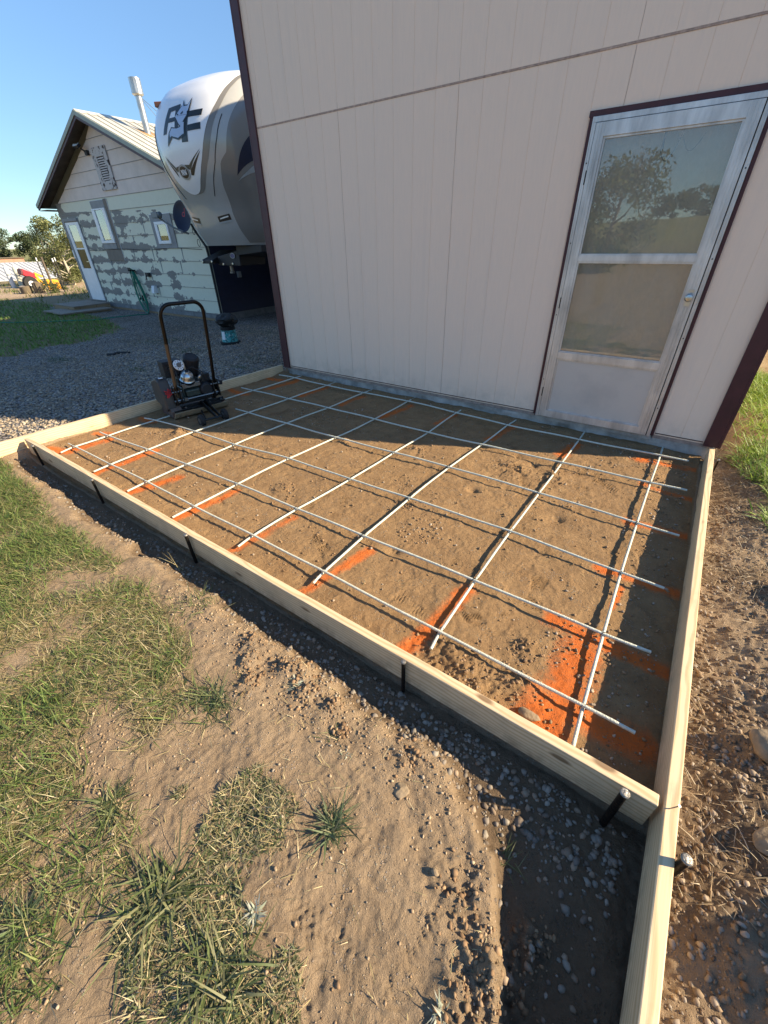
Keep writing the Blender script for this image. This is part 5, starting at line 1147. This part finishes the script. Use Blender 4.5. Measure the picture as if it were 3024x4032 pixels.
mb = MB(); pts = [(x, HY-.022, 1.335+.018*math.sin(x*2.3)-.01) for x in np.linspace(-12.2, -6.3, 40)]; mb.tube(pts, .006, 5); mb.build('cable', M['black'], house)
mb = MB(); mb.box((-9.18, HY-.10, .66), (-9.02, HY-.0165, .76)); mb.tube([(-9.1, HY-.08, .7), (-9.1, HY-.13, .66), (-9.1, HY-.13, .58)], .018, 8); mb.build('tap', M['black'], house, bevel=.01)
mb = MB(); mb.box((-9.0, HY-.11, .25), (-8.86, HY-.0165, .44)); mb.prism([(HY-.16, .25), (HY-.0165, .25), (HY-.11, .44)], -8.999, -8.861, 'x'); mb.build('vent_hood', M['white'], house, bevel=.006)
mb = MB(); mb.box((HX1+.0165, 4.06, .66), (HX1+.075, 4.17, .80)); mb.build('outlet_box', mat('grey_outlet', (.28, .32, .34), .5), house, bevel=.006)
# ------------------------------------------------------------------ hose
hs = thing('garden_hose', 'green garden hose looped on the house wall and trailing over the gravel', 'hose', (-9.7, HY-.08, .8))
mb = MB()
for k, (w, d, sx) in enumerate(((.20, .50, .02), (.25, .57, -.03), (.15, .44, .06), (.27, .585, .05), (.22, .54, .09))):
    pts = []
    for a in np.linspace(0, 2*math.pi, 48):
        u = (1-math.cos(a))/2; pts.append((-9.88+.16*u+sx*u + w*math.sin(a)*(.28+.72*u**.7), HY-.05-.020*k, max(.82-2*d*u+.012*k, -.335)))
    mb.tube(pts, .0125, 7)
gp_ = [(-9.6, HY-.12, -.30), (-9.3, 3.05, hz(-9.3, 3.05)+.012)]
for x, y in ((-9.35, 2.7), (-9.44, 2.13), (-9.54, 1.59), (-10.2, 1.0), (-10.6, .65), (-11.2, .2), (-12.5, -.3)): gp_.append((x, y, hz(x, y)+.03))
P_ = []
for i in range(len(gp_)-1):
    for t in np.linspace(0, 1, 8)[:-1]: P_.append(tuple(np.array(gp_[i])*(1-t)+np.array(gp_[i+1])*t))
mb.tube(P_, .013, 7); mb.build('hose', M['hose'], hs, smooth=True)
mb = MB(); mb.box((-9.95, HY-.16, .79), (-9.80, HY-.017, .82)); mb.box((-9.95, HY-.16, .79), (-9.80, HY-.15, .88)); mb.build('hook', M['black'], hs); mb = MB(); mb.tube([(-9.62, HY-.13, .02), (-9.60, HY-.15, .16)], .022, 8); mb.build('coupling', M['black'], hs); mb = MB(); mb.tube([(-9.95, HY-.07, .03), (-9.85, HY-.07, .10)], .022, 8); mb.build('coupling', M['black'], hs)
# ------------------------------------------------------------------ platforms at the house door
def planks(mb, x0, x1, y0, y1, z0, z1, n, gap=.012, along='x'):
    for k in range(n):
        if along == 'x': a = y0+(y1-y0)*k/n; b = y0+(y1-y0)*(k+1)/n-gap; mb.box((x0+random.uniform(-.03, .03), a, z0), (x1+random.uniform(-.03, .03), b, z1+random.uniform(-.004, .004)))
        else: a = x0+(x1-x0)*k/n; b = x0+(x1-x0)*(k+1)/n-gap; mb.box((a, y0+random.uniform(-.03, .03), z0), (b, y1+random.uniform(-.03, .03), z1+random.uniform(-.004, .004)))
stp = thing('wooden_platform', 'weathered board platform lying in front of the white house door', 'platform', (-12.7, 2.7, -.34), )
mb = MB(); planks(mb, -13.45, -11.9, 2.12, 3.25, -.172, -.145, 3); mb.build('deck_boards', M['oldwood'], stp)
mb = MB(); mb.box((-13.35, 2.13, -.30), (-11.95, 2.17, -.1725)); mb.box((-13.35, 3.2, -.30), (-11.95, 3.24, -.1725)); mb.box((-11.95, 2.13, -.30), (-11.91, 3.24, -.1725)); mb.box((-13.38, 2.13, -.30), (-13.34, 3.24, -.1725)); mb.build('rim_boards', M['oldwood2'], stp)
lp_ = thing('low_step', 'low plank step on the gravel beside the platform, nearest the camera', 'step', (-11.9, 2.0, -.35))
mb = MB(); mb.box((-11.86, 1.5, -.275), (-11.25, 3.0, -.235)); mb.box((-12.75, 1.55, -.275), (-11.88, 2.08, -.24)); mb.build('step_board', M['oldwood'], lp_, bevel=.004)
mb = MB(); mb.box((-11.80, 1.56, -.40), (-11.74, 2.95, -.2755)); mb.box((-11.36, 1.56, -.40), (-11.30, 2.95, -.2755)); mb.box((-12.6, 1.6, -.4), (-12.5, 2.05, -.2755)); mb.build('bearer', M['oldwood2'], lp_)
# ------------------------------------------------------------------ satellite dish
dsh = thing('satellite_dish', 'small dark satellite dish with a red letter on a black post between house and camper', 'dish', (-5.75, 3.0, -.3))
dn = Vector((.10, -.93, .25)).normalized(); qd = dn.to_track_quat('Z', 'Y').to_matrix().to_4x4(); Td = Matrix.Translation((-6.16, 2.98, 1.93)) @ qd @ Matrix.Rotation(R(35), 4, 'Z')
mb = MB(); prof = [(r_, .14*r_*r_/.16) for r_ in np.linspace(.01, .33, 8)]
mb.lathe(prof + [(.335, .095), (.33, .085)] + [(r_, .14*r_*r_/.16-.008) for r_ in np.linspace(.32, .01, 8)], 28, Td @ Matrix.Diagonal((.82, 1.0, 1, 1))); mb.build('reflector', M['navydecal'], dsh, smooth=True)
mb = MB(); Tr = Matrix.Translation((-6.02, 2.86, 1.985)) @ qd
def ring2(mb, T_, r0, r1, n=18): mb.add([T_ @ Vector((r*math.cos(2*math.pi*k/n), r*math.sin(2*math.pi*k/n), 0)) for r in (r0, r1) for k in range(n)], [(k, (k+1) % n, n+(k+1) % n, n+k) for k in range(n)])
ring2(mb, Tr, .030, .048); mb.box((.030, -.048, -.001), (.046, .12, .001), Tr); mb.build('red_letter', M['redmark'], dsh)
mb = MB(); mb.tube([(-6.05, 2.9, 1.62), (-6.3, 2.72, 1.74), (-6.60, 2.60, 1.93)], .022, 8); mb.box((-6.74, 2.5, 1.93), (-6.5, 2.62, 2.04)); mb.lathe([(.05, 0), (.055, .06), (.04, .08)], 12, Matrix.Translation((-6.52, 2.56, 1.98)) @ Matrix.Rotation(R(70), 4, 'Y')); mb.build('feed_arm', mat('grey_feed_arm', (.16, .18, .19), .5), dsh, bevel=.01)
mb = MB(); mb.tube([(-6.10, 3.06, 1.80), (-5.95, 3.0, 1.70), (-5.64, 3.0, 1.36), (-5.62, 3.0, 1.2), (-5.62, 3.0, hz(-5.62, 3.0)-.03)], .026, 8); mb.build('mast', M['black'], dsh, smooth=True)
mb = MB()
for c, r_ in (((-5.80, 2.97, 1.44), .07), ((-5.90, 2.97, 1.66), .06)): mb.tube([(c[0]+r_*.7*math.cos(a), c[1]-.03, c[2]+r_*math.sin(a)) for a in np.linspace(0, 6.3, 20)], .006, 5)
mb.build('coax_cable', M['black'], dsh, smooth=True)
# ------------------------------------------------------------------ pail with bag
bx, by = -2.85, 1.13; bz = hz(bx, by)
pail = thing('teal_pail', 'teal printed pail with black base and a black bag heaped on top on the gravel', 'pail', (bx, by, bz)); Tb = Matrix.Translation((bx, by, bz-.01))
mb = MB(); mb.lathe([(.165, 0), (.185, .01), (.185, .045), (.158, .055)], 30, Tb); mb.build('base_ring', M['rubber'], pail, smooth=True)
mb = MB(); mb.lathe([(.150, .055), (.128, .255)], 34, Tb); pb = mb.build('body', M['teal'], pail, smooth=True)
mb = MB(); n = 8; a0, a1 = R(-100), R(-68); vs = []
for z in (.10, .235):
    r_ = .150-.022*(z-.055)/.2+.003
    for i in range(n+1): a = a0+(a1-a0)*i/n; vs.append(Tb @ Vector((r_*math.cos(a), r_*math.sin(a), z)))
mb.add(vs, [(i, i+1, n+2+i, n+1+i) for i in range(n)]); mb.build('paper_label', M['white'], pb)
mb = MB(); mb.lathe([(.131, .255), (.135, .262), (.128, .31), (.04, .315)], 30, Tb); mb.build('rim', M['rubber'], pail, smooth=True)
v0, f0 = ico(3); v = v0.copy(); nz_ = fbm(v[:, 0]*1.3+v[:, 2], v[:, 1]*1.3-v[:, 2], 1.4, 4, 3); v = v*(1+.22*nz_)[:, None]*np.array([.20, .19, .12]); v[:, 2] += .415
mb = MB(); mb.add([Tb @ Vector(q) for q in v], [tuple(f) for f in f0]); mb.build('bag', M['grime'], pail, smooth=False)
mb = MB(); P_ = []
for t in np.linspace(0, 1, 24): x = -4.2+.3*t*.6; y = -.52+.30*t; P_.append((x+.05*math.sin(9*t), y, hz(x, y)+.018))
mb.tube(P_, [.020*(1-.6*t)+.006 for t in np.linspace(0, 1, 24)], 6); tag(mb.build('cloth_scrap', M['black']), 'crumpled black strip of cloth lying on the shaded gravel', 'scrap')
# ================================================================== BACKGROUND YARD
CV = Vector(CC)
def onray(P, zb=None, k=None, zg=-.33):
    """measured point -> same sight line, standing on the ground zg"""
    f_ = k if k else (CC[2]-zg)/(CC[2]-zb); return CV + (Vector(P)-CV)*f_
def gas_tank(label, y0, y1, zt, zb, x, matn, lean):
    k = (CC[2]+.33)/(CC[2]-zb); c = onray((x, (y0+y1)/2, zb), k=k); r_ = (y1-y0)/2*k*.86; h = (zt-zb)*k
    t = thing('upright_tank', label, 'tank', tuple(c)); T_ = Matrix.Translation(c)
    mb = MB(); mb.lathe([(r_*.9, -.05), (r_*.9, .05), (r_, .06), (r_, h*.86), (r_*.93, h*.92), (r_*.7, h*.97), (r_*.3, h*.99)], 26, T_); mb.build('cylinder', matn, t, smooth=True)
    mb = MB(); mb.lathe([(r_*.36, h*.96), (r_*.36, h*1.07), (r_*.30, h*1.09)], 14, T_); mb.build('collar', M['tank2'], t, smooth=True)
    mb = MB(); mb.lathe([(r_*1.02, h*.58), (r_*1.03, h*.61), (r_*1.02, h*.62)], 26, T_); mb.build('strap', M['steel'], t, smooth=True)
gas_tank('cream upright cylinder tank beside the red machine', 3.58, 3.84, .78, -.02, -20.5, M['tank'], 0)
gas_tank('bluish white upright tank just left of the cream tank', 3.40, 3.60, .80, -.05, -20.9, M['tank2'], 0)
def stump(label, y0, y1, zt, zb, x, seed):
    k = (CC[2]+.33)/(CC[2]-zb); c = onray((x, (y0+y1)/2, zb), k=k); r_ = (y1-y0)/2*k; h = (zt-zb)*k
    t = thing('log_round', label, 'log', tuple(c)); mb = MB(); n = 22; rg_ = np.random.default_rng(seed); rr_ = r_*(1+.10*rg_.standard_normal(n))
    rows = [-.05, .1, h*.5, h*.97, h]; vs = []
    for j, z in enumerate(rows):
        for k_ in range(n): a = 2*math.pi*k_/n; q = rr_[k_]*(1.04-.1*(j == 4)); vs.append((c.x+q*math.cos(a), c.y+q*math.sin(a), c.z+z+.02*math.sin(a*2+seed)))
    mb.add(vs, [(j*n+i, j*n+(i+1) % n, (j+1)*n+(i+1) % n, (j+1)*n+i) for j in range(4) for i in range(n)] ); mb.build('bark', M['log'], t, smooth=True)
    mb = MB(); mb.add(vs[4*n:], [tuple(range(n))]); mb.build('sawn_end', M['tanboard'], t)
stump('short dark log round in front of the cream tank', 2.90, 3.26, .14, -.13, -18.3, 1)
stump('taller pale log round right of the short dark one', 3.36, 3.68, .25, -.15, -18.3, 2)
# red and yellow machine
def quadbox(mb, P, depth):
    P = [Vector(q) for q in P]; n = len(P); d = Vector((-depth, 0, 0)); mb.add(P+[q+d for q in P], [tuple(range(n)), tuple(range(2*n-1, n-1, -1))]+[(i, n+i, n+(i+1) % n, (i+1) % n) for i in range(n)])
KM2 = 1.10; PT = lambda y, z: tuple(onray((-22, y, z), k=KM2))
mach = thing('garden_machine', 'machine with tilted red hopper and yellow arm behind the log rounds', 'machine', PT(4.7, -.17))
mb = MB(); quadbox(mb, [PT(4.45, .62), PT(4.84, .41), PT(4.80, .14), PT(4.37, .40)], .5); mb.build('hopper', M['redpaint'], mach, bevel=.01)
mb = MB(); quadbox(mb, [PT(4.36, .61), PT(4.45, .625), PT(4.40, .40), PT(4.33, .42)], .5); mb.build('hopper_mouth', mat('worn_dark_red', (.12, .02, .03), .6), mach)
mb = MB(); quadbox(mb, [PT(4.86, .47), PT(5.14, .30), PT(5.12, .24), PT(4.90, .37), PT(5.06, -.03), PT(4.98, -.06), PT(4.83, .30)], .12); quadbox(mb, [PT(4.80, .18), PT(4.88, .2), PT(5.10, -.06), PT(4.98, -.08)], .1); mb.build('arm', M['yellow'], mach)
mb = MB(); c = Vector(PT(4.53, .03)); mb.lathe([(.1, -.1), (.3, -.1), (.34, -.05), (.34, .05), (.3, .1), (.1, .1)], 22, Matrix.Translation(c) @ Matrix.Rotation(R(90), 4, 'Y')); wh = mb.build('wheel', M['rubber'], mach, smooth=True)
mb = MB(); mb.lathe([(.05, -.11), (.12, -.105), (.12, .105), (.05, .11)], 16, Matrix.Translation(c) @ Matrix.Rotation(R(90), 4, 'Y')); mb.build('hub', M['white'], wh, smooth=True)
mb = MB(); quadbox(mb, [PT(4.45, .30), PT(4.80, .10), PT(4.85, -.17), PT(4.45, -.2)], .4); mb.build('chassis', M['black'], mach)
PS = lambda y, z: tuple(onray((-22, y, z), k=1.018))
blk = thing('yellow_blade', 'yellow steel blade standing on the ground right of the red hopper', 'blade', PS(5.45, -.30))
mb = MB(); quadbox(mb, [PS(5.22, .16), PS(5.44, .115), PS(5.46, .135), PS(5.70, .09), PS(5.73, -.32), PS(5.17, -.29)], .05); mb.build('plate', M['yellow'], blk, bevel=.01)
mb = MB(); q = PS(5.30, -.10); quadbox(mb, [(q[0]+.03, PS(5.27, 0)[1], PS(0, -.08)[2]), (q[0]+.03, PS(5.66, 0)[1], PS(0, -.10)[2]), (q[0]+.03, PS(5.66, 0)[1], PS(0, -.125)[2]), (q[0]+.03, PS(5.27, 0)[1], PS(0, -.105)[2])], .02); mb.build('rib', mat('dark_yellow_rib', (.35, .14, .01), .5), blk)
def fpost(label, y, zt, zb, x, r_, m_, tip=True, dy=0):
    k = (CC[2]+.33)/(CC[2]-zb); a = onray((x, y, zb), k=k); b = onray((x, y+dy, zt), k=k); t = thing('fence_post', label, 'post', tuple(a), 'posts of the yard fence')
    mb = MB(); mb.tube([a-Vector((0, 0, .05)), b], r_, 6); mb.build('shaft', m_, t)
    if tip: mb = MB(); mb.tube([a.lerp(b, .90), a.lerp(b, 1.004)], r_*1.08, 6); mb.build('tip', M['white'], t)
fpost('thin steel fence post with white tip, nearest the house corner', 4.70, 1.03, -.25, -19, .028, M['post'])
fpost('thin steel fence post with white tip behind the taller log round', 4.12, 1.08, -.15, -19, .024, M['post'])
fpost('thick brown wooden post in the yard fence behind the yellow blade', 4.46, 1.09, -.2, -19.4, .05, M['bark'], False)
fpost('thin steel fence post with white tip, farthest right in the bushes', 5.10, 1.05, -.29, -19.8, .022, M['post'])
# white metal shed roof
wr = thing('low_shed', 'low shed with a white ribbed metal roof beyond the yard', 'shed', (-35, 8, -.35))
A_ = [(-34.6, 3.0, .62), (-34.6, 9.75, .62), (-32.0, 10.25, -.25), (-32.0, 3.0, -.25)]
mb = MB(); quadbox(mb, [], 0) if False else None
P4 = [Vector(q) for q in A_]; up = Vector((0, 0, .03)); mb.add([*(P4), *[q-up for q in P4]], [(0, 1, 2, 3), (7, 6, 5, 4), (0, 4, 5, 1), (1, 5, 6, 2), (2, 6, 7, 3), (3, 7, 4, 0)])
for k in range(26):
    u = k/25; a = P4[0].lerp(P4[1], u); b = P4[3].lerp(P4[2], u); mb.tube([a+up*.6, b+up*.6], .03, 4)
mb.build('roof', M['roofwhite'], wr)
mb = MB(); mb.box((-38, 3.0, -.4), (-32.1, 9.9, -.27)); mb.prism([(-34.6, -.3), (-34.6, .58), (-32.1, -.28)], 9.7, 9.78, 'y'); mb.box((-38, 3.0, -.3), (-34.65, 9.75, .58)); mb.build('wall', M['tank2'], wr)
pk = thing('brick_outhouse', 'long low pinkish brick building behind the white roofed shed', 'building', (-46, 11, -.4))
mb = MB(); mb.box((-47, 10.3, -.4), (-45, 12.2, .74)); mb.build('wall', M['shedred'], pk); mb = MB(); mb.prism([(10.2, .74), (12.3, .74), (12.2, .80), (10.3, .80)], -47.1, -44.9, 'x'); mb.build('roof', M['log'], pk)

# ================================================================== TREES
def leafcloud(clumps, n, size, pal, seed, flat=.0):
    rg_ = np.random.default_rng(seed); cl_ = np.array(clumps); w = cl_[:, 3]**2; w = w/w.sum(); which = rg_.choice(len(cl_), n, p=w)
    d = rg_.standard_normal((n, 3)); d /= np.linalg.norm(d, axis=1)[:, None]; rad = rg_.random(n)**.45
    c = cl_[which, :3] + d*(cl_[which, 3]*rad)[:, None]*np.array([1, 1, .8])
    a = rg_.standard_normal((n, 3)); a /= np.linalg.norm(a, axis=1)[:, None]; b = np.cross(a, rg_.standard_normal((n, 3))); b /= np.linalg.norm(b, axis=1)[:, None]
    s_ = size*rg_.uniform(.6, 1.4, n)[:, None]
    V = np.stack([c-a*s_, c+b*s_*.38, c+a*s_, c-b*s_*.38], 1).reshape(-1, 3); F = np.arange(4*n).reshape(-1, 4)
    pl_ = np.array(pal); cc = pl_[rg_.integers(0, len(pl_), n)]*rg_.uniform(.7, 1.3, (n, 1)); cc *= (.85+.3*rg_.random(len(cl_))[which])[:, None]
    return V, F, np.repeat(cc, 4, 0)
def tree(name, label, base, h, spread, nclump, nleaf, leaf, pal, seed, group=None, trunk_r=.12, low=.25, mat_t='bark', limbs=9, dead=0, aspect=1.0):
    rg_ = np.random.default_rng(seed); base = Vector(base); t = thing(name, label, 'tree', tuple(base), group)
    mb = MB(); top = base+Vector((rg_.uniform(-.1, .1)*h, rg_.uniform(-.1, .1)*h, h*.72)); mid = base.lerp(top, .5)+Vector((rg_.uniform(-.05, .05)*h, rg_.uniform(-.05, .05)*h, 0))
    mb.tube([base-Vector((0, 0, .1)), mid, top], [trunk_r, trunk_r*.65, trunk_r*.25], 8)
    clumps = []
    for i in range(nclump):
        u = rg_.uniform(low, 1.0); a = rg_.uniform(0, 6.283); prof = math.sin(math.pi*min(1, max(.12, (u-low*.6)/(1.12-low*.6))))**.7
        rr_ = spread*prof*rg_.uniform(.25, 1.0); c = base+Vector((rr_*math.cos(a), rr_*math.sin(a)*aspect, h*u*.93)); cr_ = spread*rg_.uniform(.16, .34); clumps.append((*c, cr_))
        if i < limbs:
            s_ = base.lerp(mid, min(.95, u*.9)) if u < .5 else mid.lerp(top, min(.9, (u-.5)*1.4)); m_ = s_.lerp(c, .55)+Vector((0, 0, -.04*h)); mb.tube([s_, m_, c], [trunk_r*.35, trunk_r*.2, trunk_r*.06], 6)
    mb.build('trunk', M[mat_t], t, smooth=True)
    if dead:
        mb = MB()
        for i in range(dead):
            a = rg_.uniform(0, 6.283); s_ = base.lerp(top, rg_.uniform(.1, .7)); L_ = h*rg_.uniform(.2, .42); e = s_+Vector((math.cos(a)*L_*.8, math.sin(a)*L_*.8, L_*rg_.uniform(.0, .6))); m_ = s_.lerp(e, .5)+Vector((0, 0, rg_.uniform(.05, .25)*L_)); mb.tube([s_, m_, e], [trunk_r*.4, trunk_r*.3, trunk_r*.12], 6)
        mb.build('dead_limb', M['deadwood'], t, smooth=True)
    V, F, C_ = leafcloud(clumps, nleaf, leaf, pal, seed+1)
    cr = npmesh('crown', V-np.array(base), F, M['leaf'], {'Col': C_}); cr.parent = t; ORIG[cr] = tuple(base)
    return t
OL = [(.17, .185, .07), (.13, .15, .055), (.21, .215, .10), (.10, .12, .045)]
DG = [(.06, .085, .035), (.045, .068, .03), (.085, .105, .05), (.10, .115, .06)]
tree('olive_tree', 'airy pale olive tree with bleached dead limbs behind the house corner', (-24.4, 7.3, -.35), 3.1, 1.35, 46, 9500, .055, OL, 3, None, .09, .12, 'deadwood', 16, 14)
tree('scrub_bush', 'low olive bush between fence posts and the white roofed shed', (-26.5, 8.6, -.35), 1.7, 1.3, 22, 4000, .055, OL, 9, None, .05, .1, 'deadwood', 8, 6)
tree('scrub_bush', 'small dark bush at the foot of the taller log round', (-20.3, 4.75, -.33), .45, .55, 12, 1400, .035, DG+OL[:2], 12, None, .02, .1)
tl = [(-92, 21.0, 4.1, 3.2, 'farthest left in the picture'), (-95, 25.6, 4.7, 3.4, 'second from the left'), (-90, 28.3, 4.3, 2.6, 'above the cream tank'), (-97, 33.0, 4.6, 3.2, 'third from the pale olive tree'), (-93, 34.8, 4.2, 2.8, 'second from the pale olive tree'), (-98, 40.0, 4.5, 3.3, 'just left of the pale olive tree'), (-90, 40.5, 4.2, 3.0, 'half behind the pale olive tree'), (-96, 47, 4.6, 3.3, 'mostly hidden by the house corner')]
for i, (x, y, h, s_, w) in enumerate(tl):
    tree('treeline_tree', 'dark green tree in the distant row, ' + w, (x, y, hz(x, y)-.1), h-.2, s_, 30, 3600, .17, DG, 30+i, 'trees of the distant row', .16, .02, aspect=1.0)
# trees seen in the door glass
tree('broadleaf_tree', 'tall leafy tree across the lawn reflected in the upper door pane', (-.2, -20.5, hz(-.2, -20.5)-.1), 4.2, 2.5, 44, 9000, .09, [(.09, .115, .035), (.12, .14, .05), (.07, .09, .03)], 77, None, .14, .08, 'bark', 14)
for i, (x, y, h, s_, w) in enumerate(((.5, -118, 5.5, 5, 'middle one'), (-6, -112, 4.5, 4.5, 'beside the leafy tree'), (6, -122, 6, 6, 'farthest right'))):
    tree('hilltop_tree', 'dark tree on the far rise reflected in the door, ' + w, (x, y, hz(x, y)-.2), h, s_, 22, 2500, .3, DG, 90+i, 'trees on the reflected rise', .2, .02)

# ================================================================== WEEDS, TUFTS, STONES
def tuft(name, label, x, y, n, l0, l1, w0, w1, lean, pal, seed, spread=.012, bend=.9, segs=4, cat='grass tuft', mat_='grass', group=None, azr=None):
    rg_ = np.random.default_rng(seed); p = rg_.normal((x, y), (spread, spread), (n, 2)); a = rg_.uniform(0, 6.283, n) if azr is None else rg_.uniform(*azr, n)
    V, F, C_ = blades('x', p, rg_.uniform(l0, l1, n), rg_.uniform(w0, w1, n), lean, None, pal, seed, segs=segs, az=a, build=False, bend=bend)
    o = np.array([x, y, hz(x, y)]); ob = npmesh(name, V-o, F, M[mat_], {'Col': C_}); ob.location = o; return tag(ob, label, cat, group)
GT = [(.12, .15, .05), (.085, .11, .04), (.15, .17, .07), (.20, .20, .10)]
PD = [(.20, .20, .10), (.27, .25, .13), (.14, .16, .07), (.09, .12, .045)]
BLUE = [(.085, .12, .06), (.065, .095, .05), (.11, .145, .065), (.18, .18, .10)]
tuft('grass_tuft', 'wide coarse grass tuft with broad flattened blades on bare dirt, largest in the lower left', 3.52, -4.02, 300, .06, .18, .0035, .0085, 1.32, GT+PD, 101, .034)
tuft('grass_tuft', 'coarse spreading tuft cut by the bottom edge of the picture', 3.79, -4.02, 290, .06, .18, .003, .0075, 1.28, GT+PD, 102, .036)
tuft('grass_tuft', 'lone spiky dark green tuft on bare dirt in the middle foreground', 3.81, -3.615, 105, .05, .135, .003, .0065, 1.0, BLUE, 103, .016, .7)
tuft('grass_tuft', 'yellow green tuft at the edge of the lawn', 3.17, -3.98, 170, .05, .13, .003, .006, 1.15, GT+PD, 104, .02)
tuft('grass_tuft', 'small dark tuft at the left edge of the bare strip near the bottom', 3.26, -4.26, 110, .05, .11, .003, .006, 1.1, BLUE, 105, .016)
tuft('grass_tuft', 'dark tuft at the lawn tip beside the bare soil, near the stony patch', 3.14, -3.56, 190, .05, .12, .003, .006, 1.1, BLUE+GT, 106, .035)
tuft('grass_tuft', 'sparse tuft with few leaves beside the trench edge near the pebbles', 4.29, -3.36, 24, .03, .09, .002, .004, 1.2, GT, 107, .012)
tuft('grass_tuft', 'thin low tuft near the trench, between front board and lone spiky tuft', 3.62, -3.41, 26, .02, .06, .0015, .003, 1.2, GT, 108, .012)
tuft('grass_tuft', 'ragged tuft overhanging the trench beside the third stake', 2.60, -3.27, 120, .04, .11, .0025, .005, 1.1, GT, 109, .05)
tuft('dry_stem', 'tall thin dry stem leaning over the trench by the mid board stake', 2.20, -3.14, 5, .12, .20, .0015, .0025, .5, DRY, 110, .012, cat='dry stem', mat_='straw')
SIL = [(.44, .45, .36), (.50, .50, .40), (.34, .37, .27)]
tuft('silvery_weed', 'pale silvery weed rosette above the lower grass tufts', 3.77, -3.885, 40, .022, .048, .005, .008, 1.15, SIL, 111, .006, cat='weed')
tuft('silvery_weed', 'pale silvery weed rosette at the bottom edge of the picture', 4.27, -3.75, 26, .02, .05, .005, .008, 1.1, SIL, 112, .006, cat='weed')
tuft('silvery_weed', 'limp pale silvery weed on the soil between lawn and front board', 3.37, -3.325, 22, .03, .07, .005, .009, 1.35, SIL, 113, .008, cat='weed')
tuft('silvery_weed', 'tiny silvery weed lying near the front board trench', 3.71, -3.42, 14, .015, .03, .004, .006, 1.3, SIL, 114, .006, cat='weed')
# creeping ground cover patches
cwp = scatter(9500, (3.25, 4.15, -4.35, -3.55), lambda x, y: np.maximum.reduce([np.exp(-((x-3.56)/.15)**2-((y+3.76)/.13)**2), np.exp(-((x-3.62)/.14)**2-((y+3.93)/.11)**2), np.exp(-((x-3.70)/.13)**2-((y+4.05)/.12)**2), .95*np.exp(-((x-3.87)/.16)**2-((y+4.00)/.16)**2)]) > (.42+.42*fbm(x, y, 12, 2, 63)), 64)
blades('creeping_weed', cwp, ln(cwp, .010, .032, 65), ln(cwp, .004, .007, 66), 1.0, M['grass'], [(.10, .125, .05), (.14, .155, .07), (.22, .215, .11), (.075, .10, .04), (.30, .27, .15)], 67, segs=2)
cws = cwp[np.random.default_rng(3).random(len(cwp)) < .12]
litter('weed_stems', cws, .02, .08, .0018, DRY+[(.26, .20, .13)], 68)
# rocks
def rock(label, x, y, r_, sc, seed, m_='stone', rot=0., sink=.3, cat='rock'):
    v0, f0 = ico(4); rg_ = np.random.default_rng(seed); v = v0.copy()
    for _ in range(11):                             # facet it with cutting planes
        d = rg_.standard_normal(3); d /= np.linalg.norm(d); k = rg_.uniform(.62, .9); q = v @ d; over = np.clip(q-k, 0, None); v = v-over[:, None]*d*.92
    v = v*(1+.035*fbm(v[:, 0]+v[:, 2]*.7, v[:, 1]-v[:, 2]*.5, 5, 4, seed))[:, None]; v = v*np.array(sc)*r_
    c, s_ = math.cos(rot), math.sin(rot); v = np.stack([v[:, 0]*c-v[:, 1]*s_, v[:, 0]*s_+v[:, 1]*c, v[:, 2]], 1); o = np.array([x, y, hz(x, y)+r_*sc[2]*(1-2*sink)])
    ob = npmesh('rock', v, f0, M[m_], smooth=True); ob.location = o; return tag(ob, label, cat)
rock('large tan rock on the pebble bank at the right edge of the picture', 4.925, -2.60, .075, (.95, 1.0, .62), 3, rot=.5, sink=.2)
rock('flat round stone pressed into the bare dirt', 3.935, -3.405, .026, (1, 1, .45), 6, sink=.38)
rock('small pale stone with a long shadow on the bare dirt', 4.13, -3.53, .012, (1.1, .8, .8), 8, sink=.25)
rock('clay lump in the orange paint by the front board', 4.20, -2.905, .034, (1.3, .8, .6), 12, sink=.42)
rock('dull stone half buried in the right bank below the big rock', 4.91, -2.93, .05, (1.2, .8, .5), 15, rot=.8, sink=.35)
